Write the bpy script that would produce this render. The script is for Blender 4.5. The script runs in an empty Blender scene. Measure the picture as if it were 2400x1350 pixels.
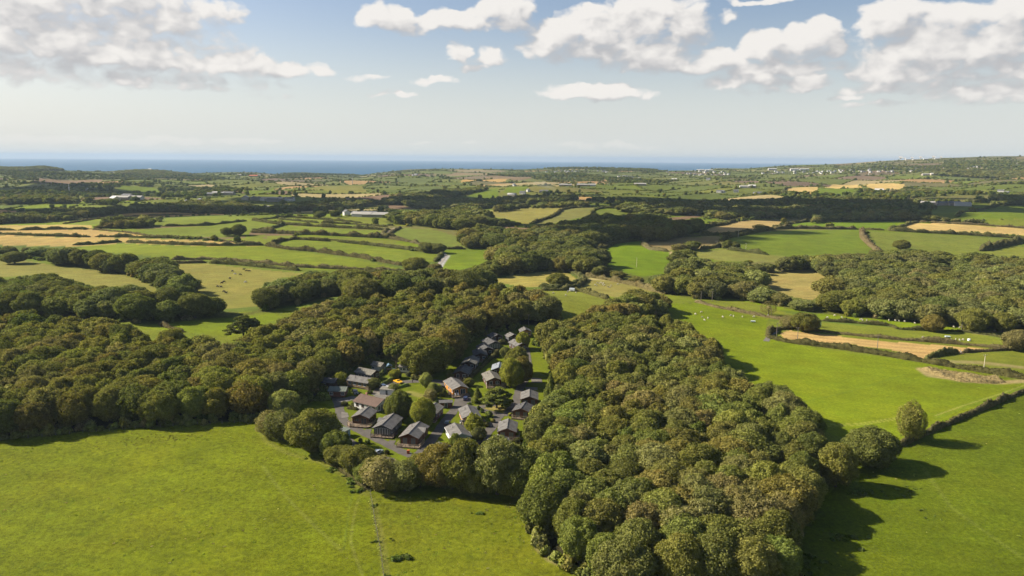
import bpy, math, random
import numpy as np
from mathutils import Vector, Matrix, Euler
R = math.radians
rng = np.random.default_rng(7)
random.seed(7)
SC = bpy.context.scene
COL = SC.collection

# ------------------------------------------------------------------ camera and survey
CAM_Z = 95.0
F = 1779.0            # focal length of the 2400 px wide photograph, in its pixels
PITCH, ROLL = R(9.675), R(0.39)
cd = bpy.data.cameras.new('camera')
cam = bpy.data.objects.new('camera', cd); COL.objects.link(cam)
cd.sensor_width = 36.0; cd.lens = 36.0*F/2400.0
cd.clip_start = 1.0; cd.clip_end = 200000.0
CM = Matrix.Rotation(math.pi/2 - PITCH, 3, 'X') @ Matrix.Rotation(ROLL, 3, 'Z')
cam.matrix_world = Matrix.Translation((0, 0, CAM_Z)) @ CM.to_4x4()
SC.camera = cam
CMN = np.array(CM)

def ray(px, py):
    d = CMN @ np.array([(px-1200.0)/F, -(py-675.0)/F, -1.0])
    return d/np.linalg.norm(d)

def project(p):
    q = CMN.T @ (np.asarray(p, float)-np.array([0, 0, CAM_Z]))
    return 1200+F*q[0]/-q[2], 675-F*q[1]/-q[2], -q[2]

SUN_EL = R(33.0)
SUN_V = np.array([-math.cos(SUN_EL)*math.cos(R(12)), math.cos(SUN_EL)*math.sin(R(12)), math.sin(SUN_EL)])

# ------------------------------------------------------------------ terrain
SEA_Z = -60.0
COAST = 5200.0
SKY = [(-300,392),(0,391),(100,392),(160,400),(250,402),(340,397),(380,399),(450,408),(500,405),(600,404),(640,408),(700,408),
       (850,410),(885,405),(950,398),(1050,395),(1150,396),(1200,397),(1270,396),(1330,394),(1400,393),(1500,396),(1570,400),
       (1640,399),(1680,394),(1750,395),(1800,391),(1850,389),(1930,386),(2000,382),(2100,375),(2200,371),(2300,368),(2400,366),(2700,364)]
_az, _zc = [], []
for px, py in SKY:
    d = ray(px, py); hy = math.hypot(d[0], d[1])
    _az.append(math.atan2(d[0], d[1])); _zc.append(CAM_Z + COAST*d[2]/hy)
_az = np.array(_az); _zc = np.array(_zc)

def sstep(t):
    t = np.clip(t, 0, 1); return t*t*(3-2*t)

def H(x, y):
    x = np.asarray(x, float); y = np.asarray(y, float)
    r = np.hypot(x, y); az = np.arctan2(x, y)
    A = 1.1 + 3.6*sstep((r-420)/700) + 7.5*sstep((r-1100)/1300)
    t = np.clip((r-1200)/(COAST-1200), 0, 1)
    A = A*(1-0.72*sstep((r-3600)/1500))
    n = 0.55*np.sin(x/73+0.7*np.sin(y/97)+1.1)*np.cos(y/88+0.4) + 0.5*np.sin((x+0.7*y)/141+2.0)*np.cos((y-0.3*x)/187+0.8) \
        + 0.35*np.sin((x-1.3*y)/263+0.3)
    z = A*n
    z = z + 11*np.exp(-((x+35)/115)**2-((y-468)/47)**2) + 6.0*np.exp(-((x+240)/120)**2-((y-405)/62)**2)
    z = z + 12*np.exp(-((x+330)/330)**2-((y-1020)/240)**2) + 9*np.exp(-((x-90)/160)**2-((y-1330)/120)**2) + 8*np.exp(-((x-330)/230)**2-((y-960)/150)**2)
    z = z + 16*np.exp(-((x-760)/160)**2-((y-1180)/90)**2)
    zc = np.interp(az, _az, _zc)
    z = z + zc*t**1.9
    s = sstep((r-COAST-40)/420)
    return z*(1-s) + (SEA_Z-25)*s

_RS = 60*np.exp(np.linspace(0, math.log(7000/60.0), 1100))
def at(px, py, hoff=0.0):
    """the point of the terrain (or hoff metres above it) a surveyed sight line meets"""
    d = ray(px, py); hy = math.hypot(d[0], d[1])
    ux, uy, sl = d[0]/hy, d[1]/hy, d[2]/hy
    f = CAM_Z + sl*_RS - H(ux*_RS, uy*_RS) - hoff
    k = np.argmax(f < 0)
    if f[k] >= 0:
        r = COAST
    else:
        a, b = _RS[max(k-1, 0)], _RS[k]
        for _ in range(18):
            m = 0.5*(a+b)
            if CAM_Z + sl*m - float(H(ux*m, uy*m)) - hoff < 0: b = m
            else: a = m
        r = 0.5*(a+b)
    return np.array([ux*r, uy*r])
def hz(p): return float(H(p[0], p[1]))
def poly(pts): return np.array([at(*p) for p in pts])

def inpoly(x, y, P):
    x = np.asarray(x); out = np.zeros(x.shape, bool)
    j = len(P)-1
    for i in range(len(P)):
        xi, yi = P[i]; xj, yj = P[j]
        c = (yi > y) != (yj > y)
        if yj != yi:
            out ^= c & (x < (xj-xi)*(y-yi)/(yj-yi)+xi)
        j = i
    return out
def segdist(x, y, P, closed=True):
    best = np.full(np.shape(x), 1e9)
    n = len(P)
    for i in range(n if closed else n-1):
        a, b = P[i], P[(i+1) % n]
        ab = b-a; L = max(ab@ab, 1e-9)
        t = np.clip(((x-a[0])*ab[0]+(y-a[1])*ab[1])/L, 0, 1)
        best = np.minimum(best, np.hypot(x-a[0]-t*ab[0], y-a[1]-t*ab[1]))
    return best

# ------------------------------------------------------------------ object helpers
def tag(o, label=None, cat=None, group=None, kind=None):
    if label: o['label'] = label
    if cat: o['category'] = cat
    if group: o['group'] = group
    if kind: o['kind'] = kind
    return o
def empty(name, loc, rz=0.0, scale=None):
    o = bpy.data.objects.new(name, None); COL.objects.link(o)
    o.location = loc; o.rotation_euler = (0, 0, rz); o.empty_display_size = 0.5
    if scale: o.scale = scale
    return o
def link(name, me, parent=None):
    o = bpy.data.objects.new(name, me); COL.objects.link(o)
    if parent is not None: o.parent = parent
    return o
def copy_tree(o, parent=None):
    c = o.copy(); COL.objects.link(c)
    if parent is not None: c.parent = parent
    for ch in list(o.children): copy_tree(ch, c)
    return c
def np_mesh(name, V, Fq, mat=None, smooth=False, attrs=None, tris=None, mats=None, mi=None):
    """mesh from numpy arrays: quads Fq (n,4) and optional tris (m,3)"""
    me = bpy.data.meshes.new(name)
    V = np.asarray(V, np.float32); Fq = np.asarray(Fq, np.int32).reshape(-1, 4)
    T = np.asarray(tris, np.int32).reshape(-1, 3) if tris is not None else np.zeros((0, 3), np.int32)
    me.vertices.add(len(V)); me.vertices.foreach_set('co', V.ravel())
    nl = Fq.size+T.size
    me.loops.add(nl); me.loops.foreach_set('vertex_index', np.concatenate([Fq.ravel(), T.ravel()]))
    npoly = len(Fq)+len(T)
    me.polygons.add(npoly)
    st = np.concatenate([np.arange(len(Fq))*4, len(Fq)*4+np.arange(len(T))*3]).astype(np.int32)
    me.polygons.foreach_set('loop_start', st)
    if smooth: me.polygons.foreach_set('use_smooth', np.ones(npoly, bool))
    for m in (mats or ([mat] if mat else [])): me.materials.append(m)
    if mi is not None: me.polygons.foreach_set('material_index', np.asarray(mi, np.int32))
    for nm, (typ, arr) in (attrs or {}).items():
        a = me.attributes.new(nm, typ, 'POINT')
        if typ == 'FLOAT_COLOR':
            a.data.foreach_set('color', np.asarray(arr, np.float32).ravel())
        elif typ == 'FLOAT_VECTOR':
            a.data.foreach_set('vector', np.asarray(arr, np.float32).ravel())
        else:
            a.data.foreach_set('value', np.asarray(arr))
    me.update(calc_edges=True)
    return me

class MB:
    """collects boxes, prisms and tubes; build() links them as ONE mesh object"""
    def __init__(s): s.v = []; s.f = []; s.m = []
    def face(s, pts, m=0):
        b = len(s.v); s.v += [tuple(p) for p in pts]; s.f.append(tuple(range(b, b+len(pts)))); s.m.append(m); return s
    def box(s, x0, x1, y0, y1, z0, z1, m=0):
        b = len(s.v)
        s.v += [(x0,y0,z0),(x1,y0,z0),(x1,y1,z0),(x0,y1,z0),(x0,y0,z1),(x1,y0,z1),(x1,y1,z1),(x0,y1,z1)]
        for q in ((0,3,2,1),(4,5,6,7),(0,1,5,4),(1,2,6,5),(2,3,7,6),(3,0,4,7)):
            s.f.append(tuple(b+i for i in q)); s.m.append(m)
        return s
    def prism(s, prof, a0, a1, axis='y', m=0):
        """closed profile (u,v) swept along an axis; axis y: (u,a,v); axis x: (a,u,v); axis z: (u,v,a)"""
        b = len(s.v); n = len(prof)
        for a in (a0, a1):
            for u, v in prof:
                s.v.append((u,a,v) if axis == 'y' else ((a,u,v) if axis == 'x' else (u,v,a)))
        s.f.append(tuple(range(b, b+n))); s.f.append(tuple(range(b+2*n-1, b+n-1, -1))); s.m += [m, m]
        for i in range(n):
            j = (i+1) % n
            s.f.append((b+i, b+n+i, b+n+j, b+j)); s.m.append(m)
        return s
    def bar(s, p, q, w=0.1, h=None, m=0):
        p, q = Vector(p), Vector(q); h = h or w
        d = (q-p).normalized()
        up = Vector((0,0,1)) if abs(d.z) < 0.9 else Vector((1,0,0))
        a = d.cross(up).normalized()*(w/2); c = a.cross(d).normalized()*(h/2)
        b = len(s.v)
        for e in (p, q):
            s.v += [tuple(e-a-c), tuple(e+a-c), tuple(e+a+c), tuple(e-a+c)]
        for k in ((0,1,2,3),(7,6,5,4),(0,4,5,1),(1,5,6,2),(2,6,7,3),(3,7,4,0)):
            s.f.append(tuple(b+i for i in k)); s.m.append(m)
        return s
    def tube(s, pts, rad, n=8, m=0):
        b = len(s.v); pts = [Vector(p) for p in pts]
        for i, p in enumerate(pts):
            d = (pts[min(i+1, len(pts)-1)]-pts[max(i-1, 0)]).normalized()
            up = Vector((1,0,0)) if abs(d.x) < 0.8 else Vector((0,1,0))
            a = d.cross(up).normalized(); c = d.cross(a).normalized()
            rr = rad[i] if isinstance(rad, (list, tuple)) else rad
            for k in range(n):
                t = 2*math.pi*k/n
                s.v.append(tuple(p+a*math.cos(t)*rr+c*math.sin(t)*rr))
        for i in range(len(pts)-1):
            for k in range(n):
                s.f.append((b+i*n+k, b+i*n+(k+1)%n, b+(i+1)*n+(k+1)%n, b+(i+1)*n+k)); s.m.append(m)
        s.f.append(tuple(b+k for k in range(n-1, -1, -1))); s.f.append(tuple(b+(len(pts)-1)*n+k for k in range(n))); s.m += [m, m]
        return s
    def mesh(s, name, mats, smooth=False):
        me = bpy.data.meshes.new(name); me.from_pydata(s.v, [], s.f)
        for m in (mats if isinstance(mats, (list, tuple)) else [mats]): me.materials.append(m)
        me.polygons.foreach_set('material_index', s.m)
        if smooth: me.polygons.foreach_set('use_smooth', [True]*len(s.f))
        me.update(); return me
    def build(s, name, mats, parent=None, smooth=False):
        return link(name, s.mesh(name, mats, smooth), parent)

# ------------------------------------------------------------------ node helpers
class NT:
    def __init__(s, tree):
        s.t = tree; s.n = tree.nodes; s.l = tree.links
    def new(s, typ, **kw):
        nd = s.n.new(typ)
        for k, v in kw.items(): setattr(nd, k, v)
        return nd
    def put(s, sock, val):
        if isinstance(val, bpy.types.NodeSocket): s.l.new(val, sock)
        elif val is not None: sock.default_value = val
    def m(s, op, a, b=None, c=None, clamp=False):
        nd = s.n.new('ShaderNodeMath'); nd.operation = op; nd.use_clamp = clamp
        for i, v in enumerate((a, b, c)):
            if v is not None: s.put(nd.inputs[i], v)
        return nd.outputs[0]
    def mix(s, fac, a, b, blend='MIX'):
        nd = s.n.new('ShaderNodeMix'); nd.data_type = 'RGBA'; nd.blend_type = blend
        s.put(nd.inputs[0], fac); s.put(nd.inputs[6], a); s.put(nd.inputs[7], b)
        return nd.outputs[2]
    def noise(s, vec, scale, detail=3, rough=0.5, out=0, dim='3D', dist=0.0):
        nd = s.n.new('ShaderNodeTexNoise'); nd.noise_dimensions = dim
        if vec is not None: s.l.new(vec, nd.inputs['Vector'])
        nd.inputs['Scale'].default_value = scale; nd.inputs['Detail'].default_value = detail; nd.inputs['Roughness'].default_value = rough
        nd.inputs['Distortion'].default_value = dist
        return nd.outputs[out]
    def smooth(s, v, a, b, c=0.0, d=1.0):
        nd = s.n.new('ShaderNodeMapRange'); nd.interpolation_type = 'SMOOTHSTEP'
        s.put(nd.inputs[0], v)
        for i, k in enumerate((a, b, c, d)): s.put(nd.inputs[i+1], k)
        return nd.outputs[0]
    def lin(s, v, a, b, c=0.0, d=1.0):
        nd = s.n.new('ShaderNodeMapRange')
        s.put(nd.inputs[0], v)
        for i, k in enumerate((a, b, c, d)): s.put(nd.inputs[i+1], k)
        return nd.outputs[0]
    def vmul(s, v, vec):
        nd = s.n.new('ShaderNodeVectorMath'); nd.operation = 'MULTIPLY'
        s.put(nd.inputs[0], v); s.put(nd.inputs[1], vec); return nd.outputs[0]
    def scale(s, col, f):
        nd = s.n.new('ShaderNodeVectorMath'); nd.operation = 'SCALE'
        s.put(nd.inputs[0], col); s.put(nd.inputs[3], f); return nd.outputs[0]
    def pos(s): return s.n.new('ShaderNodeNewGeometry').outputs['Position']
    def objco(s): return s.n.new('ShaderNodeTexCoord').outputs['Object']

def material(name):
    m = bpy.data.materials.new(name); m.use_nodes = True
    t = NT(m.node_tree); b = m.node_tree.nodes['Principled BSDF']
    b.inputs['Specular IOR Level'].default_value = 0.2
    b.inputs['Roughness'].default_value = 0.8
    return m, t, b
def c4(c): return (c[0], c[1], c[2], 1.0)
def simple(name, col, rough=0.75, var=0.18, sc=2.5, spec=0.2, metal=0.0, bump=0.0):
    m, t, b = material(name)
    n = t.noise(t.objco(), sc, 4, 0.6)
    b.inputs['Base Color'].default_value = c4(col)
    f = t.lin(n, 0.3, 0.7, 1-var, 1+var)
    t.put(b.inputs['Base Color'], t.scale(c4(col)[:3], f))
    b.inputs['Roughness'].default_value = rough; b.inputs['Metallic'].default_value = metal
    b.inputs['Specular IOR Level'].default_value = spec
    if bump:
        bn = t.new('ShaderNodeBump'); bn.inputs['Distance'].default_value = bump
        t.put(bn.inputs['Height'], t.noise(t.objco(), sc*8, 3)); t.put(b.inputs['Normal'], bn.outputs[0])
    return m
def planks(name, col, pitch=0.15, var=0.3, axis=2):
    """boarded timber: a dark joint every pitch metres along one object axis, boards of uneven tone"""
    m, t, b = material(name)
    sp = t.new('ShaderNodeSeparateXYZ'); t.put(sp.inputs[0], t.objco())
    q = t.m('DIVIDE', sp.outputs[axis], pitch)
    fr = t.m('FRACT', q); fl = t.m('FLOOR', q)
    joint = t.smooth(fr, 0.0, 0.14, 0.55, 1.0)
    wn = t.new('ShaderNodeTexWhiteNoise', noise_dimensions='1D'); t.put(wn.inputs['W'], fl)
    tone = t.lin(wn.outputs[0], 0, 1, 1-var, 1+var)
    n = t.lin(t.noise(t.objco(), 1.3, 4), 0.3, 0.7, 0.8, 1.2)
    t.put(b.inputs['Base Color'], t.scale(col, t.m('MULTIPLY', t.m('MULTIPLY', joint, tone), n)))
    return m

def leaf_material(name, use_attr=False):
    m = bpy.data.materials.new(name); m.use_nodes = True
    t = NT(m.node_tree); m.node_tree.nodes.clear()
    out = t.new('ShaderNodeOutputMaterial')
    if use_attr:
        a = t.new('ShaderNodeAttribute', attribute_type='INSTANCER', attribute_name='tint'); base = a.outputs['Color']
    else:
        base = t.new('ShaderNodeObjectInfo').outputs['Color']
    rnd = t.new('ShaderNodeObjectInfo').outputs['Random']
    P = t.pos()
    n1 = t.noise(P, 0.55, 3, 0.6); n2 = t.noise(P, 2.6, 2, 0.5)
    f = t.m('MULTIPLY', t.lin(n1, 0.3, 0.7, 0.72, 1.3), t.lin(n2, 0.3, 0.7, 0.75, 1.28))
    f = t.m('MULTIPLY', f, t.lin(rnd, 0, 1, 0.86, 1.14))
    isl = t.new('ShaderNodeNewGeometry').outputs['Random Per Island']
    f = t.m('MULTIPLY', f, t.lin(isl, 0, 1, 0.74, 1.26))
    warm = t.mix(t.smooth(t.noise(P, 0.21, 2), 0.50, 0.76, 0.0, 0.3), base, t.vmul(base, (1.22, 0.97, 0.85)))
    colr = t.scale(warm, f)
    d = t.new('ShaderNodeBsdfDiffuse'); tr = t.new('ShaderNodeBsdfTranslucent')
    t.put(d.inputs[0], colr); t.put(tr.inputs[0], t.vmul(colr, (1.0, 1.15, 0.5)))
    mx = t.new('ShaderNodeMixShader'); mx.inputs[0].default_value = 0.28
    t.l.new(d.outputs[0], mx.inputs[1]); t.l.new(tr.outputs[0], mx.inputs[2]); t.l.new(mx.outputs[0], out.inputs[0])
    return m
LEAF = leaf_material('foliage'); LEAF_S = leaf_material('woodland_foliage', True)
BARK = simple('bark', (0.09, 0.07, 0.05), 0.9, 0.3, 3.0)
# ------------------------------------------------------------------ fields: outline in survey pixels, soil or sward colour, tuftiness
BRIGHT=(.190,.270,.012); MIDG=(.150,.215,.017); OLIVE=(.235,.240,.050); YELG=(.205,.245,.030); DEEP=(.125,.200,.014)
TAN=(.430,.310,.110); STUB=(.500,.400,.150); PLOU=(.460,.345,.135); HEATH=(.215,.185,.095); STRAW=(.400,.370,.150); BROWN=(.200,.150,.085); DULL=(.185,.185,.060)
FIELDS = [
 ('left pasture', [(-160,1075),(0,1030),(300,1003),(605,985),(640,1032),(700,1062),(760,1078),(800,1102),(840,1127),(868,1157),(880,1230),(895,1300),(905,1420),(-260,1420)], (.158,.200,.008), 1.0, 'broad tufted pasture at the front, bounded by the hill wood and the fence'),
 ('middle pasture', [(868,1157),(950,1165),(1100,1160),(1265,1182),(1240,1260),(1290,1310),(1390,1360),(1410,1420),(905,1420),(895,1300),(880,1230)], (.158,.190,.011), 1.0, 'rough pasture between the wire fence and the long wood'),
 ('right pasture', [(2105,1048),(2150,1025),(2300,962),(2400,920),(2640,820),(2700,1420),(1880,1420),(1850,1330),(1900,1200),(2000,1100)], (.120,.168,.009), 0.8, 'deep green pasture below the lone tree and its hedge'),
 ('big pasture', [(1540,712),(1640,710),(1800,747),(1790,790),(1900,815),(2040,834),(2170,850),(2260,864),(2330,882),(2400,893),(2640,880),(2420,905),(2105,1046),(1950,1020),(1780,910),(1680,830),(1620,770)], (.188,.256,.011), 0.55, 'vivid green pasture with scattered sheep right of the long wood'),
 ('hedge strip', [(1640,704),(1730,703),(1860,737),(1835,754),(1740,737)], YELG, .5, 'narrow green strip under the dark valley trees'),
 ('ploughed field', [(1828,781),(1850,774),(1900,780),(2060,799),(2200,809),(2300,817),(2340,822),(2230,830),(2195,834),(2165,843),(2100,822),(2000,808),(1900,803),(1838,795)], PLOU, .5, 'bare orange brown ploughed field shaped like a wedge'),
 ('sheep strip', [(1920,755),(2090,768),(2110,774),(2200,776),(2290,782),(2365,798),(2368,818),(2290,813),(2100,796),(1910,772)], YELG, .5, 'pale green strip with a trough just beyond the ploughed field'),
 ('upper sheep strip', [(1915,735),(2080,750),(2160,757),(2280,769),(2420,775),(2420,790),(2280,779),(2180,773),(2110,769),(2090,761),(1920,749)], BRIGHT, .4, 'thin bright strip of sheep along the foot of the valley wood'),
 ('corner field', [(2215,836),(2300,828),(2400,821),(2640,812),(2640,885),(2400,868),(2310,861)], YELG, .4, 'small green field at the right margin behind the bramble bank'),
 ('pale valley field', [(1750,648),(1830,636),(1905,632),(1950,655),(1995,655),(1985,670),(1940,692),(1900,704),(1840,692),(1795,672)], (.300,.270,.085), .6, 'dry yellowish field ringed by valley trees'),
 ('little green field', [(1605,592),(1690,584),(1760,592),(1840,600),(1830,616),(1700,612),(1640,604)], (.230,.250,.060), .4, 'rough green field under the curved bank'),
 ('round green field', [(1396,595),(1410,580),(1450,569),(1508,562),(1512,575),(1530,583),(1570,588),(1576,605),(1592,630),(1560,645),(1500,648),(1450,636),(1408,620)], (.155,.245,.012), .3, 'smooth rounded green field beside the dark central wood'),
 ('dull field', [(1515,574),(1530,562),(1600,556),(1690,552),(1682,570),(1698,580),(1640,584),(1570,586),(1530,580)], (.235,.205,.085), .3, 'dull brownish green field above the rounded one'),
 ('wide green field', [(1692,572),(1710,558),(1760,547),(1850,540),(2018,538),(2022,560),(2045,582),(2060,594),(1950,596),(1850,603),(1810,598),(1740,584),(1700,578)], (.165,.235,.025), .3, 'wide smooth green field on the right of the valley'),
 ('half shaded field', [(1640,548),(1670,533),(1720,521),(1760,516),(1842,519),(1812,533),(1770,543),(1700,550)], (.370,.300,.120), .4, 'tan field with a greenish far end below the shaded wood'),
 ('long green strip', [(1838,532),(1870,523),(1920,519),(2108,520),(2092,533),(2070,537),(2000,535),(1900,535)], (.160,.250,.016), .3, 'green strip in front of the wooded knoll'),
 ('stubble field', [(2100,537),(2120,528),(2145,522),(2250,526),(2400,536),(2640,548),(2640,562),(2400,551),(2250,544),(2150,541)], STUB, .3, 'golden stubble field at the right'),
 ('tussocky field', [(2030,543),(2100,545),(2250,552),(2400,561),(2640,570),(2640,592),(2400,574),(2340,582),(2290,590),(2230,592),(2130,584),(2060,588),(2042,567)], (.195,.240,.040), .8, 'tussocky green field below the stubble'),
 ('margin field', [(2290,592),(2370,579),(2500,577),(2640,590),(2640,625),(2400,606),(2350,600)], (.215,.250,.040), .5, 'green field corner cut off by the right margin'),
 ('oval field', [(1150,658),(1200,645),(1280,637),(1330,639),(1354,655),(1332,667),(1280,674),(1220,672)], (.290,.275,.070), .3, 'pale oval field in the middle distance'),
 ('dry sheep field', [(1358,652),(1400,649),(1460,657),(1550,682),(1510,692),(1440,697),(1400,688),(1362,676)], (.270,.260,.070), .5, 'dry grass field with a flock beyond the oval hedge'),
 ('hollow field', [(1270,680),(1340,680),(1410,697),(1425,706),(1395,730),(1330,740),(1295,715)], (.215,.250,.035), .6, 'green hollow behind the wooded hill with a grey trailer'),
 ('clearing', [(330,770),(372,762),(385,757),(430,752),(540,746),(640,734),(660,742),(600,768),(540,790),(420,776)], (.200,.270,.016), .3, 'small vivid clearing behind the hill wood'),
 ('slope field', [(-120,612),(0,611),(60,611),(130,623),(200,631),(290,644),(340,660),(335,676),(220,670),(140,652),(60,646),(0,650),(-120,650)], (.255,.255,.060), .5, 'olive sloping field at the left between two tree belts'),
 ('cattle field', [(380,616),(480,617),(560,627),(640,635),(720,641),(660,652),(610,672),(545,700),(480,695),(430,680),(440,650)], (.260,.255,.060), .6, 'olive field with a few dark cattle'),
 ('long bright field', [(168,583),(200,577),(290,572),(400,576),(540,578),(620,577),(700,590),(800,604),(900,621),(948,633),(880,638),(760,633),(600,616),(480,610),(400,606),(280,594)], (.205,.265,.022), .25, 'long bright green field sweeping across the left slope'),
 ('crescent field', [(630,576),(660,566),(692,564),(780,566),(900,579),(1035,597),(1022,612),(945,620),(850,605),(740,590)], (.190,.250,.025), .25, 'green field above the long bright one'),
 ('lower tan field', [(-160,560),(0,552),(120,555),(220,556),(400,561),(560,569),(615,575),(500,577),(400,574),(290,569),(170,578),(100,576),(-160,572)], (.400,.320,.105), .25, 'nearest of three straw coloured strips at the left'),
 ('middle tan field', [(-160,545),(0,540),(214,538),(300,546),(372,556),(290,557),(210,556),(100,552),(-160,549)], (.400,.305,.110), .25, 'middle straw coloured strip running to the tree clump'),
 ('upper tan field', [(-160,534),(0,528),(150,526),(216,528),(216,538),(120,538),(0,540),(-160,541)], (.400,.335,.100), .25, 'farthest straw coloured strip at the left'),
 ('clump field', [(216,539),(370,534),(480,528),(580,517),(640,523),(662,529),(590,544),(580,549),(620,556),(480,557),(372,556),(300,546)], (.190,.250,.030), .2, 'green field in front of the dark rectangular tree clump'),
 ('far clump field', [(380,530),(390,511),(480,506),(590,511),(600,515),(575,518),(480,528),(400,531)], (.195,.255,.030), .2, 'green field to the right of the dark tree clump'),
 ('wedge field', [(110,524),(200,511),(290,506),(330,506),(215,516),(160,524)], (.230,.275,.025), .2, 'bright wedge of grass left of the tree clump'),
 ('lower wedge field', [(160,526),(215,517),(330,507),(385,507),(300,511),(225,526)], (.200,.255,.030), .2, 'second wedge of grass by the tree clump'),
 ('strip one', [(594,544),(640,536),(670,527),(790,535),(905,541),(896,557),(760,552),(640,547)], (.190,.250,.028), .2, 'broad middle strip between parallel hedges'),
 ('strip two', [(664,526),(640,519),(700,515),(860,529),(917,540),(800,533),(700,528)], (.200,.255,.028), .2, 'strip between two close hedges on the left hill'),
 ('strip three', [(640,514),(700,510),(760,515),(850,523),(908,532),(860,528),(748,523)], (.200,.255,.030), .2, 'thin upper strip on the left hill'),
 ('strip four', [(590,551),(760,555),(940,561),(930,568),(800,567),(690,562),(620,557)], (.205,.250,.032), .2, 'thin strip directly under the widest hedge'),
 ('strip five', [(470,561),(560,557),(640,558),(690,561),(655,566),(620,573),(560,567)], (.200,.250,.028), .2, 'tapering strip beside the lower straw field'),
 ('strip six', [(690,563),(780,563),(930,570),(985,582),(1000,590),(900,578),(780,566)], (.205,.245,.035), .2, 'sliver of grass above the crescent field'),
 ('bowl field', [(905,550),(935,534),(1010,537),(1060,551),(1090,562),(1090,580),(1010,577),(960,567),(915,558)], (.175,.225,.040), .25, 'green field sloping to the central wood'),
 ('lane field', [(1040,586),(1090,584),(1195,587),(1150,612),(1090,636),(1040,642),(1015,636),(1035,612)], (.175,.255,.018), .3, 'smooth green field beside the white lane'),
 ('crest field', [(1115,496),(1180,488),(1280,485),(1318,487),(1302,500),(1257,522),(1230,526),(1200,516),(1150,508)], (.270,.260,.065), .3, 'olive crest field beyond the central wood'),
 ('crest strip', [(1247,524),(1300,502),(1330,489),(1395,486),(1387,502),(1330,517),(1290,526)], (.220,.230,.065), .3, 'olive strip on the far crest'),
 ('crest end', [(1392,501),(1410,492),(1470,490),(1505,494),(1450,502)], (.180,.225,.04), .3, 'green end field on the far crest'),
 ('brown plot', [(1555,514),(1570,510),(1640,505),(1648,508),(1600,516)], BROWN, .3, 'small brown plot by the shaded wood'),
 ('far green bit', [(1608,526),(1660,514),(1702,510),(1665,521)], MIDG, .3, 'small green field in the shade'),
 ('far stubble', [(1833,452),(1850,440),(1917,438),(1910,456),(1870,457)], STUB, .3, 'far stubble field, the left of three'),
 ('far stubble', [(1932,439),(1950,432),(2010,433),(2022,440),(1960,442)], STUB, .3, 'far stubble field, the middle of three'),
 ('far stubble', [(2014,436),(2040,431),(2120,432),(2130,438),(2080,446),(2050,446)], STUB, .3, 'far stubble field, the right of three'),
 ('far green', [(1913,457),(1918,441),(1990,443),(2012,453),(1960,459)], MIDG, .3, 'far green field between the stubble fields'),
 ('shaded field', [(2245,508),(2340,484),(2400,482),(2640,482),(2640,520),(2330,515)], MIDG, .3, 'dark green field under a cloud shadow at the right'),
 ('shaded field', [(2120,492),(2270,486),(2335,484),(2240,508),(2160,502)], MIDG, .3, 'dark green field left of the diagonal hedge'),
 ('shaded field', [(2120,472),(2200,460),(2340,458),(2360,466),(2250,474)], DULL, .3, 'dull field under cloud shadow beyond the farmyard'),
 ('far heath', [(1000,409),(1070,404),(1165,405),(1150,411),(1050,413)], (.225,.190,.105), .3, 'left of the brown heathy fields along the coast'),
 ('far heath', [(1135,417),(1155,411),(1290,413),(1215,424),(1170,420)], (.205,.165,.095), .3, 'right of the brown heathy fields along the coast'),
 ('far heath', [(1045,399),(1120,398),(1190,401),(1170,404),(1080,403)], (.240,.215,.115), .3, 'pale heathy field on the brow of the coast'),
 ('far heath', [(1080,428),(1090,420),(1190,419),(1180,428)], TAN, .3, 'tan plot below the coastal heath'),
 ('far heath', [(75,425),(90,417),(240,421),(235,427)], BROWN, .3, 'brown strip on the far left'),
 ('far field', [(272,448),(285,435),(360,440),(410,451),(340,453)], MIDG, .3, 'green field beyond the left farm'),
 ('far field', [(720,445),(760,436),(850,436),(860,450),(780,455)], OLIVE, .3, 'olive field in the left distance'),
 ('far field', [(560,448),(640,440),(655,450),(600,457)], MIDG, .3, 'curved green field in the left distance'),
 ('far field', [(1085,462),(1120,445),(1165,442),(1170,458),(1120,466)], MIDG, .3, 'green field by the smoking farm'),
 ('far field', [(1180,452),(1200,438),(1240,440),(1220,452)], MIDG, .3, 'small green field above the smoking farm'),
]
FW = [(n, poly(p), c, tx, lb) for n, p, c, tx, lb in FIELDS]

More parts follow.
